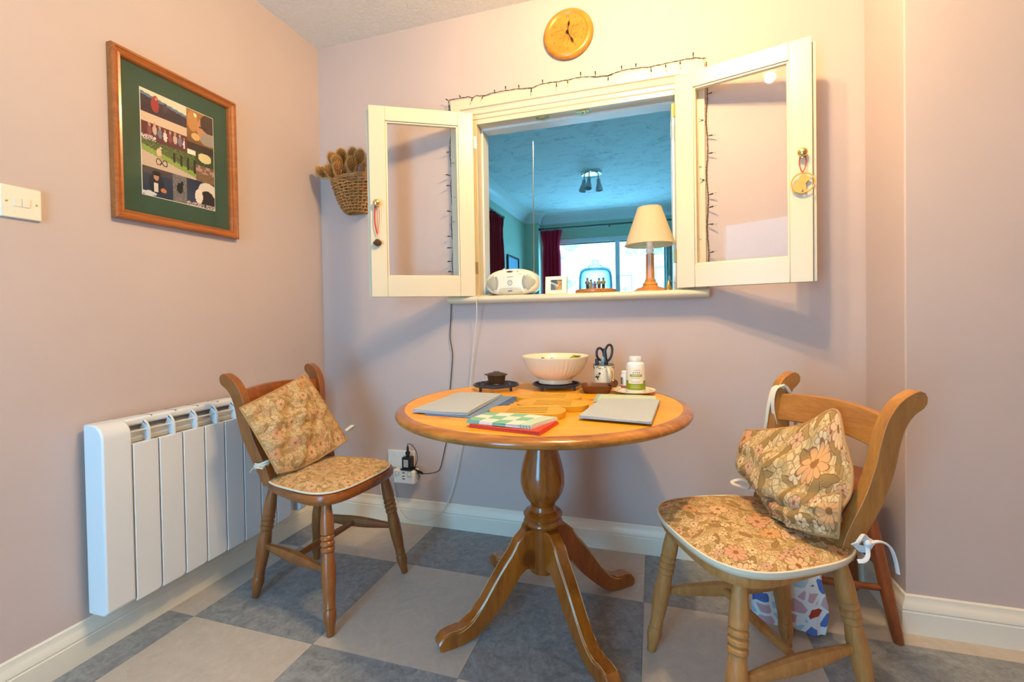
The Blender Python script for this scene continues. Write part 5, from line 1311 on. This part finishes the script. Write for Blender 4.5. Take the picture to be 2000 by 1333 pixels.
m = MB(); m.tube(smooth_path([(-.06, .17, .545), (-.05, .195, .560), (-.06, .205, .548), (-.07, .19, .540)], 5), .008, 6, flat=(.6, 1.2)); m.build('tie', TIE, t)
# --- right chair cushion
t = thing('chair_cushion', 'bright floral two part cushion with crumpled back on right chair', 'cushion', (CR_[0], CR_[1], 0), CRA, 'floral chair cushions')
m, rim = pad_from_outline([(x, y) for x, y in rr(.205, .222, .185, .020, 3.0)], SEATZ+.001, .020, .030, [(.06, .07, .05, .006), (-.03, -.05, .05, .006)])
sp = m.build('seat_pad', FLORAL2, t, angle=60)
m = MB(); n = len(rim); low = [Vector((p.x*.985, p.y*.985, SEATZ-.006)) for p in rim]
m.add([tuple(p) for p in rim]+[tuple(p) for p in low], [(i, (i+1) % n, n+(i+1) % n, n+i) for i in range(n)]); o = m.build('skirt', PIPINGW, sp); sd = o.modifiers.new('thickness', 'SOLIDIFY'); sd.thickness = .002
m = MB(); m.tube([p+Vector((0, 0, .0)) for p in rim], .0032, 6, closed=True); m.build('piping', PIPINGW, sp)
# back pad: slumped, top corner peaking, right side folded; columns far(-y)->near(+y)
ctrl = [[(-.117, -.200, .640), (-.130, -.105, .664), (-.145, -.005, .700), (-.178, .062, .752), (-.160, .105, .690)],
        [(-.085, -.188, .590), (-.085, -.095, .606), (-.078, .000, .620), (-.135, .075, .660), (-.150, .135, .630)],
        [(-.070, -.165, .545), (-.052, -.080, .556), (-.040, .010, .560), (-.070, .095, .575), (-.120, .160, .580)],
        [(-.085, -.120, .515), (-.066, -.060, .522), (-.050, .020, .524), (-.045, .105, .535), (-.090, .165, .545)],
        [(-.110, -.100, .500), (-.100, -.050, .500), (-.090, .030, .502), (-.085, .110, .506), (-.100, .155, .515)]]
m, edge = sheet_pad(ctrl, .040, 1.7, 30, 30, .006); bp = m.build('back_pad', FLORAL2, t, angle=60)
m = MB(); m.tube(edge, .0036, 6, closed=True); m.build('piping', PIPING, bp)
ctrl = [[(-.078, -.070, .505), (-.064, .010, .512), (-.050, .100, .545), (-.085, .172, .590)],
        [(-.060, -.050, .492), (-.040, .030, .498), (-.028, .110, .520), (-.070, .182, .545)],
        [(-.062, -.010, .478), (-.044, .060, .478), (-.036, .125, .482), (-.070, .178, .490)]]
m, edge = sheet_pad(ctrl, .034, 2.9, 22, 16, .004); bp = m.build('folded_pad', FLORAL2, t, angle=60)
m = MB(); m.tube(edge, .0034, 6, closed=True); m.build('piping', PIPING, bp)
m = MB(); k = .0042
m.tube(smooth_path([(-.205, -.150, .560), (-.190, -.156, .640), (-.178, -.160, .720), (-.190, -.160, .772), (-.226, -.158, .772), (-.250, -.156, .70), (-.246, -.150, .60)], 6), .0075, 6, flat=(.28, 1.), up=(1, 0, .2))
m.tube(smooth_path([(-.170, -.190, .61), (-.172, -.182, .66), (-.176, -.172, .73), (-.190, -.168, .774), (-.222, -.166, .770)], 6), .007, 6, flat=(.28, 1.), up=(1, 0, .2))
m.build('tie', TIE, t)
m = MB()
c0 = Vector((-.120, .176, .478))
for ax, az, r in ((.020, .012, .004), (.016, .018, .004), (.026, .007, .0036)):
    m.tube([c0+Vector((ax*math.cos(a)-.004, .012+.004*math.sin(a*2), az*math.sin(a))) for a in [2*PI*i/18 for i in range(18)]], r, 6, closed=True, flat=(.6, 1.1))
m.ell(tuple(c0+Vector((-.012, .016, 0))), (.009, .008, .008))
m.tube(smooth_path([tuple(c0+Vector(p)) for p in ((-.012, .016, 0), (-.038, .020, .004), (-.062, .022, -.008), (-.074, .024, -.035), (-.080, .026, -.070))], 5), .0048, 6, flat=(.5, 1.1))
m.tube(smooth_path([tuple(c0+Vector(p)) for p in ((-.010, .016, -.002), (-.004, .024, -.022), (.008, .026, -.032), (.020, .022, -.034))], 5), .0045, 6, flat=(.5, 1.1))
m.build('tie', TIEBLUE, t)
m = MB(); m.tube(smooth_path([(-.09, -.16, .475), (-.12, -.185, .480), (-.10, -.205, .485), (-.07, -.20, .478), (-.11, -.15, .470)], 6), .005, 6, flat=(.5, 1.2)); m.build('tie', TIE, t)

# ------------------------------------------------------------------ stool and bag in the corner
t = thing('wooden_stool', 'chestnut brown wooden stool in corner behind the right chair', 'stool', (2.190, -.205, 0))
m = MB(); m.lathe([(0, .418), (.128, .418), (.148, .424), (.158, .436), (.158, .452), (.148, .464), (.125, .468), (.06, .460), (0, .458)], 40, Matrix.Diagonal((1, .92, 1, 1))); m.build('seat', STOOLW, t, angle=50)
feet = ((.146, -.141), (.134, .143), (-.141, -.147), (-.140, .135)); tops = ((.085, -.08), (.085, .08), (-.085, -.08), (-.085, .08))
for (fx, fy), (tx, ty) in zip(feet, tops):
    m = MB(); a, b_ = Vector((tx, ty, .42)), Vector((fx, fy, 0)); N = 10
    m.tube([a+(b_-a)*i/N for i in range(N+1)], [.0155+.003*math.sin(PI*i/N) for i in range(N)]+[.0135], 14); m.build('leg', STOOLW, t)
def sp_(i, z): a, b_ = Vector((*tops[i], .42)), Vector((*feet[i], 0)); return a+(b_-a)*((.42-z)/.42)
for i, j, z in ((0, 2, .150), (1, 3, .150), (0, 1, .21), (2, 3, .21)):
    m = MB(); p, q = sp_(i, z), sp_(j, z); m.tube([p, (p+q)/2, q], [.009, .012, .009], 12); m.build('stretcher', STOOLW, t)
t = thing('patterned_bag', 'pebble patterned oilcloth bag hanging from stool behind right chair', 'bag', (2.035, -.385, 0))
def bagf(u, v):
    z = .025+.395*v; w = .10*(1-.12*v)+.006*math.sin(v*9); return w, z
m = MB(); n = 40; rings = []
for k in range(15):
    w, z = bagf(0, k/14); d = .018+.012*math.sin(PI*k/14); rings.append([(w*math.copysign(abs(math.cos(a))**.6, math.cos(a))+.003*math.sin(k+a*3), d*math.copysign(abs(math.sin(a))**.8, math.sin(a))+.006*math.sin(a*7+k*.4), z+.01*math.sin(a*2)*(k == 0)) for a in [2*PI*i/n for i in range(n)]])
vv = sum(rings, []); m.add(vv, [(a*n+i, a*n+(i+1) % n, (a+1)*n+(i+1) % n, (a+1)*n+i) for a in range(14) for i in range(n)]+[tuple(range(n-1, -1, -1)), tuple(14*n+i for i in range(n))]); m.build('bag_body', BAG, t, angle=60)
m = MB()
for y in (-.012, .012): m.tube(smooth_path([(-.055, y, .40), (-.04, y+.03, .45), (.04, y+.04, .465), (.055, y, .40)], 6), .004, 6, flat=(.5, 1.6))
m.build('bag_handle', BAG, t)
# ------------------------------------------------------------------ wicker wall basket with teasels
BX, BZ = .232, 1.532
t = thing('wicker_basket', 'brown wicker wall basket hanging behind left hatch door', 'basket', (BX, -.002, BZ))
def br(z): return .045+.072*(max(0, z)/.165)**.55
def bpt(a, z, off=0): r = br(z)+off; return Vector((r*math.cos(a), -.012-r*1.02*math.sin(a), z+.018*math.sin(a)*(z/.165)*-1+.012*math.cos(a)*(z/.165)))
m = MB(); rows = 12
for k in range(rows):
    z = .165*(k+.3)/rows; N = 60
    m.tube([bpt(PI*i/N, z+.0012*math.sin(i*.9+k), .0042*math.sin(i*PI/4+k*PI)) for i in range(N+1)], .0048, 6)
for k in range(5): m.tube([bpt(PI*i/40, .167+.003*k, .002*math.sin(i*1.1+k*2)) for i in range(41)], .0036, 6)
m.build('weave', WICKER, t)
for k in range(15):
    a = PI*k/14; m = MB(); m.tube([bpt(a, .165*i/9) for i in range(10)], .003, 6); m.build('stake', WICKER, t)
m = MB(); m.tube([(x*.115/6, -.006, z) for x, z in ((-6, .165), (6, .165))], .0036, 6); m.add([(-.115, -.003, .17), (.115, -.003, .17), (.09, -.003, .06), (.05, -.003, .0), (-.05, -.003, .0), (-.09, -.003, .06)], [(0,1,2,3,4,5)]); m.build('back_panel', WICKER, t)
m = MB()
for ph in (0, 2.1, 4.2): m.tube([(.006+.062*math.cos(a)+.003*math.cos(a*12+ph), -.030+.003*math.sin(a*12+ph), .168+.115*math.sin(a)) for a in [PI*i/48 for i in range(49)]], .0036, 6)
m.build('handle', WICKER, t)
heads = [(.090,-.095,1.735,-.95,'at far left of basket'),(.146,-.085,1.795,-.35,'leaning up at back left of basket'),(.186,-.070,1.812,-.1,'standing tallest at back left'),(.158,-.118,1.722,-.55,'low at front left of basket'),(.204,-.125,1.757,-.15,'facing forward in the middle of bunch'),(.258,-.080,1.803,.15,'standing under the basket handle'),(.303,-.090,1.785,.35,'nearest the hatch door'),(.276,-.115,1.745,.2,'low beside the hatch door'),(.214,-.130,1.725,0,'lowest at front of the bunch')]
for i, (x, y, z, lean, wh) in enumerate(heads):
    rnd = random.Random(i); t = thing('dried_teasel', 'dried brown teasel head '+wh, 'teasel', (x, y, z), 0, 'dried teasels in the wicker basket', (.35 if y < -.11 else .1, lean, 0))
    L, r = .034, .026; m = MB(); m.ell((0, 0, 0), (r*.86, r*.86, L), 14, 10); m.build('head', TEASEL, t)
    m = MB()
    for k in range(170):
        ph = math.acos(1-2*(k+.5)/170); th = k*2.39996; n = Vector((math.sin(ph)*math.cos(th), math.sin(ph)*math.sin(th), math.cos(ph)))
        p = Vector((n.x*r*.84, n.y*r*.84, n.z*L*.98)); q = p+(n+Vector((0, 0, .5))).normalized()*(.010+.005*rnd.random()); s = n.orthogonal().normalized()*.0017; u = n.cross(s).normalized()*.0017
        m.add([p+s, p-s*.5+u, p-s*.5-u, q], [(0,1,3),(1,2,3),(2,0,3)])
    o = m.build('bristles', TEASEL2, t, smooth=False); o['kind'] = 'stuff'
    m = MB()
    for k in range(5):
        a = k*1.257+i; m.tube(smooth_path([(0, 0, -L), (.016*math.cos(a), .016*math.sin(a), -L-.002), (.030*math.cos(a), .030*math.sin(a), -L+.012), (.034*math.cos(a+.2), .034*math.sin(a+.2), -L+.028)], 4), .0009, 5)
    m.build('bracts', TEASEL2, t)
    d = (Vector((BX, -.06, BZ+.05))-Vector((x, y, z))); M = t.rotation_euler.to_matrix().to_4x4().inverted(); e = M @ (d*.62)
    m = MB(); m.tube(smooth_path([(0, 0, -L*.9), (e.x*.3, e.y*.3, min(-L-.01, e.z*.6)), tuple(e)], 4), .0028, 6); m.build('stem', TEASEL, t)

# ------------------------------------------------------------------ things on the hatch sill
SZ = 1.1005
t = thing('portable_radio', 'cream oval portable CD radio with grey speakers on the sill', 'radio', (1.027, .032, SZ))
def pod(n=60):
    o = []
    for i in range(n):
        a = 2*PI*i/n; c, s = math.cos(a), math.sin(a); x = .123*math.copysign(abs(c)**.86, c); z = .057+(.066 if s > 0 else .057)*math.copysign(abs(s)**(.8 if s > 0 else .62), s); o.append((x, z))
    return o
P0 = pod(); n = len(P0); m = MB(); rings = []
for y, s in ((-.050, .0), (-.0495, .45), (-.047, .72), (-.041, .89), (-.030, .97), (-.012, 1.), (.030, 1.), (.052, .95), (.062, .8)):
    rings.append([(x*s, y, .057+(z-.057)*s if z > .004 or s < .9 else z) for x, z in P0])
vv = sum(rings, []); k = len(rings); m.add(vv, [(a*n+i, a*n+(i+1) % n, (a+1)*n+(i+1) % n, (a+1)*n+i) for a in range(k-1) for i in range(n)]+[tuple((k-1)*n+i for i in range(n))]); m.build('case', RADIOW, t, angle=60)
def front_y(x, z):
    s = min(1, math.sqrt((x/.123)**2+((z-.057)/.064)**2)); pts = [(0, -.050), (.45, -.0495), (.72, -.047), (.89, -.041), (.97, -.030), (1.0, -.012)]
    for (a, ya), (b_, yb) in zip(pts, pts[1:]):
        if a <= s <= b_: return ya+(yb-ya)*(s-a)/(b_-a)
    return -.012
def patch(nm, cx, cz, rx, rz, mat, lift=.0012, par=None, e=2.):
    m = MB(); v = [(cx, front_y(cx, cz)-lift, cz)]; f = []; N = 32; K = 6
    for k in range(1, K+1):
        for i in range(N):
            a = 2*PI*i/N; c, s = math.cos(a), math.sin(a); q = (abs(c)**e+abs(s)**e)**(-1/e); x, z = cx+rx*c*q*k/K, cz+rz*s*q*k/K; v.append((x, front_y(x, z)-(lift if k < K else -.001), z))
    for i in range(N): f.append((0, 1+i, 1+(i+1) % N))
    for k in range(K-1):
        for i in range(N): f.append((1+k*N+i, 1+k*N+(i+1) % N, 1+(k+1)*N+(i+1) % N, 1+(k+1)*N+i))
    m.add(v, f); return m.build(nm, mat, par or t)
for s in (-1, 1):
    patch('speaker_surround', s*.086, .058, .034, .052, plain('taupe_plastic', '#a39c88', .4) if s < 0 else bpy.data.materials['taupe_plastic'], .0010)
    patch('speaker_grille', s*.091, .057, .026, .047, SPEAKER, .0026)
patch('lower_trim', 0, .020, .060, .017, plain('warm_grey_plastic', '#cfc6ae', .4), .0008, None, 4.)
patch('cassette_slot', 0, .0195, .013, .0018, BLACK, .0022, None, 4.)
patch('brand_mark', .000, .083, .016, .0012, GREYPLASTIC, .0012, None, 6.); patch('small_mark', .003, .030, .005, .0012, GREYPLASTIC, .0012, None, 6.)
yl = front_y(0, .057)-.0015; m = MB(); m.tube([(.0105*math.cos(a), yl, .057+.0105*math.sin(a)) for a in [2*PI*i/28 for i in range(28)]], .0012, 6, closed=True); m.build('logo_ring', GREYPLASTIC, t)
text('logo_letter', 'U', .015, GREYPLASTIC, t, T(0, yl, .057) @ RX(PI/2))
patch('display_recess', -.002, .1075, .021, .0058, GREYPLASTIC, .0012); patch('display_window', -.002, .1065, .014, .0026, BLACK, .0022); patch('button_panel', .044, .108, .016, .006, GREYPLASTIC, .0016); patch('mode_button', .048, .096, .006, .0018, OLDBRASS, .0014)
m = MB(); m.lathe([(.019, -.004), (.017, .002), (.0105, .004), (.0095, .010), (.006, .015), (0, .0165)], 20, T(-.036, -.012, .111) @ RX(.25) @ RY(-.25)); m.build('volume_knob', CHROME, t)
m = MB(); m.tube([(.092, .03, .086), (.094, .03, .30), (.094, .03, .30), (.096, .03, .52), (.096, .03, .52), (.098, .03, .705)], [.003, .003, .0024, .0024, .0016, .0016], 8); m.ell((.098, .03, .707), (.003, .003, .004)); m.build('aerial', CHROME, t)
m = MB()
for s in (-1, 1): m.box(s*.085-.012, s*.085+.012, -.02, .03, -.0003, .004)
m.build('foot', BLACK, t)
t = thing('wooden_coaster', 'small tan wooden disc lying left of the radio', 'disc', (.912, .075, SZ))
m = MB(); m.lathe([(0, 0), (.018, 0), (.022, .004), (.020, .010), (.012, .013), (0, .0135)], 24); m.build('disc', BASEW, t)
t = thing('bird_card', 'small cream card frame with grey and gold bird picture', 'picture', (1.2245, .046, SZ), -.05, None, (-.10, 0, -.05))
m = MB(); h = .0495
m.box(-h, -.025, -.004, .004, 0, .083); m.box(.027, h, -.004, .004, 0, .083); m.box(-.025, .027, -.004, .004, 0, .020); m.box(-.025, .027, -.004, .004, .067, .083); m.build('mount', PAPER, t)
m = MB(); m.box(-h, h, .004, .012, 0, .083); m.build('back_board', PAPER, t)
def bird(u, v):
    c = lin('#c8963c')
    if (u-.3)**2+(v-.3)**2 < .09 or u+.3*v < .34: c = lin('#4c5a66')
    if v > .55 and u < .45 and v-u > .3: c = lin('#5a6874')
    if abs(v-(.25+.5*u)) < .09 and u < .75: c = lin('#b8bcb8')
    if abs((u-.55)-(v-.9)*-.6) < .04 and v > .3: c = lin('#b4641e')
    if u > .94 or v < .05: c = lin('#3a3a38')
    return c
painted('bird_print', .052, .047, 30, 27, bird, t, T(-.025, .002, .020), PRINT)
# cloche
CX_, CY_ = 1.402, .042
t = thing('cloche_board', 'round wooden board under the glass cloche on the sill', 'board', (CX_, CY_, SZ))
m = MB(); m.lathe([(0, 0), (.084, 0), (.0885, .004), (.0885, .013), (.085, .017), (0, .0175)], 48); m.build('board', BASEW, t)
t = thing('glass_cloche', 'clear glass dome with knob covering the small figurines', 'cloche', (CX_, CY_, SZ+.0178))
m = MB(); m.lathe([(.0735, 0), (.0728, .03), (.0705, .062), (.067, .078), (.060, .088), (.050, .0925), (.031, .0945)], 56, cap=False); m.lathe([(.0695, .001), (.069, .03), (.067, .060), (.063, .074), (.056, .083), (.046, .087), (0, .0885)], 56, cap=False); m.build('dome', CLOCHE, t, angle=60)
m = MB(); m.lathe([(.031, .0935), (.032, .1005), (.029, .104), (.013, .106), (.010, .111), (.0145, .117), (.0175, .1215), (.0165, .125), (.011, .1275), (0, .128)], 32); m.build('knob', CLOCHE, t, angle=60)
FZ = SZ+.0178
def figurine(label, x, y, h, robe, top, hat, legs=None, rz=0):
    t = thing('figurine', label, 'figurine', (x, y, FZ), rz, 'figurines under the glass cloche')
    if legs:
        for s in (-1, 1):
            m = MB(); m.tube([(s*.0035, 0, 0), (s*.003, 0, h*.42)], [.0034, .004], 8); m.box(s*.0035-.003, s*.0035+.003, -.006, .003, 0, .003); m.build('leg', legs, t)
        m = MB(); m.lathe([(.007, h*.40), (.0085, h*.5), (.008, h*.62), (.0055, h*.74), (0, h*.75)], 14)
    else: m = MB(); m.lathe([(.010, 0), (.0092, h*.2), (.0065, h*.5), (.0065, h*.62), (.0045, h*.74), (0, h*.75)], 14)
    m.build('robe', robe, t)
    for s in (-1, 1):
        m = MB(); m.tube([(s*.0065, 0, h*.68), (s*.0095, -.003, h*.52), (s*.004, -.009, h*.50)], .0022, 7); m.build('arm', top, t)
    m = MB(); m.ell((0, 0, h*.83), (.0048, .0048, .0056)); m.build('head', SKINCLAY, t)
    m = MB(); m.lathe([(.0072, h*.87), (.005, h*.90), (.0045, h*.97), (0, h)], 12); m.build('hat', hat, t)
figurine('figurine in pink jacket and navy trousers at left under cloche', 1.368, .030, .052, PINKCLAY, PINKCLAY, PINKCLAY, NAVYCLAY)
figurine('figurine in long tan robe beside the pink jacketed one', 1.384, .026, .043, TANCLAY, TANCLAY, BROWNCLAY, None)
figurine('smallest rose robed figurine in middle of the cloche', 1.400, .022, .034, ROSECLAY, NAVYCLAY, NAVYCLAY, None)
figurine('figurine in purple cloak and pointed hat under cloche', 1.419, .026, .048, GOLDCLAY, PURPLECLAY, PURPLECLAY, BROWNCLAY)
figurine('figurine in ochre coat at right under the cloche', 1.437, .032, .050, GOLDCLAY, GOLDCLAY, BROWNCLAY, BROWNCLAY)
# table lamp
t = thing('table_lamp', 'wooden table lamp with cream conical shade on hatch sill', 'lamp', (1.632, .040, SZ))
m = MB(); m.lathe([(0, 0), (.070, 0), (.070, .004), (.060, .010), (.052, .016), (.036, .020), (.030, .026), (.032, .030), (.029, .036), (.022, .042), (.0225, .047), (.0185, .052)], 40); m.build('base', LAMPW, t, angle=30)
m = MB(); m.lathe([(.0225, .046), (.0215, .052), (.0195, .054), (.0175, .150), (.0185, .158), (.013, .160), (0, .160)], 8, RZ(.3)); m.build('column', LAMPW, t, smooth=False)
m = MB(); m.lathe([(.012, .159), (.016, .166), (.017, .178), (.013, .182), (.0125, .190), (0, .190)], 20); m.build('lamp_holder', WPLASTIC, t)
m = MB(); m.box(-.016, .016, -.004, .004, .183, .190); m.tube([(-.09, 0, .20), (.09, 0, .20)], .0012, 6); m.build('shade_carrier', OLDBRASS, t)
m = MB(); m.lathe([(.1035, .196), (.0485, .356)], 64, cap=False); o = m.build('lamp_shade', SHADE, t, angle=60)
for r, z in ((.1036, .1975), (.0486, .3545)):
    m = MB(); m.tube([(r*math.cos(a), r*math.sin(a), z) for a in [2*PI*i/64 for i in range(64)]], .0018, 6, closed=True); m.build('shade_trim', SHADE, t)
m = MB(); m.lathe([(.012, .19), (.014, .205), (.024, .235), (.028, .255), (.022, .278), (0, .285)], 20); m.build('bulb', plain('opal_bulb', '#f4f0e8', .3), t)
t = thing('candle_snuffer', 'small brass candle snuffer with wire handle beside the lamp', 'snuffer', (1.703, -.030, SZ))
m = MB(); m.lathe([(.0145, 0), (.0145, .003), (.004, .034), (.0015, .040), (0, .041)], 20); m.build('cone', BRASS, t)
m = MB(); m.tube(smooth_path([(0, 0, .040), (.001, 0, .056), (.005, 0, .056), (.007, 0, .040), (.014, .004, .034), (.034, .008, .024), (.056, .010, .014)], 5), .0013, 6); m.build('wire_handle', STEEL, t)

# ------------------------------------------------------------------ kitchen ceiling spotlight (lit, above and just in front of the camera)
t = thing('ceiling_spotlight', 'lit three lamp ceiling spotlight whose glow shows in right hatch pane', 'ceiling light', (1.65, -.98, HC))
m = MB(); m.lathe([(0, -.026), (.085, -.026), (.100, -.020), (.104, -.008), (.104, 0)], 36); m.build('ceiling_plate', CHROME, t)
for (x, y), drop, pw in (((.055, -.075), .115, 37), ((.075, .050), .100, 21), ((-.090, .105), .098, 25)):
    m = MB(); m.tube([(x*.7, y*.7, -.02), (x, y, -drop+.070)], .006, 8); m.build('arm', STEEL, t)
    M = T(x, y, -drop+.075)
    m = MB(); m.lathe([(0, 0), (.016, 0), (.018, -.015), (.018, -.025), (0, -.025)], 16, M); m.build('lamp_holder', STEEL, t)
    m = MB(); m.lathe([(.018, -.020), (.026, -.032), (.032, -.050), (.033, -.056), (.026, -.048), (0, -.040)], 20, M, cap=False); m.build('glass_shade', LITSHADE, t)
    l = bpy.data.lights.new('spotlight_bulb', 'POINT'); l.energy = pw; l.color = (1.0, .68, .31); l.shadow_soft_size = .026
    o = bpy.data.objects.new('spotlight_bulb', l); COL.objects.link(o); o.parent = t; o.location = (x, y, -drop-.008)
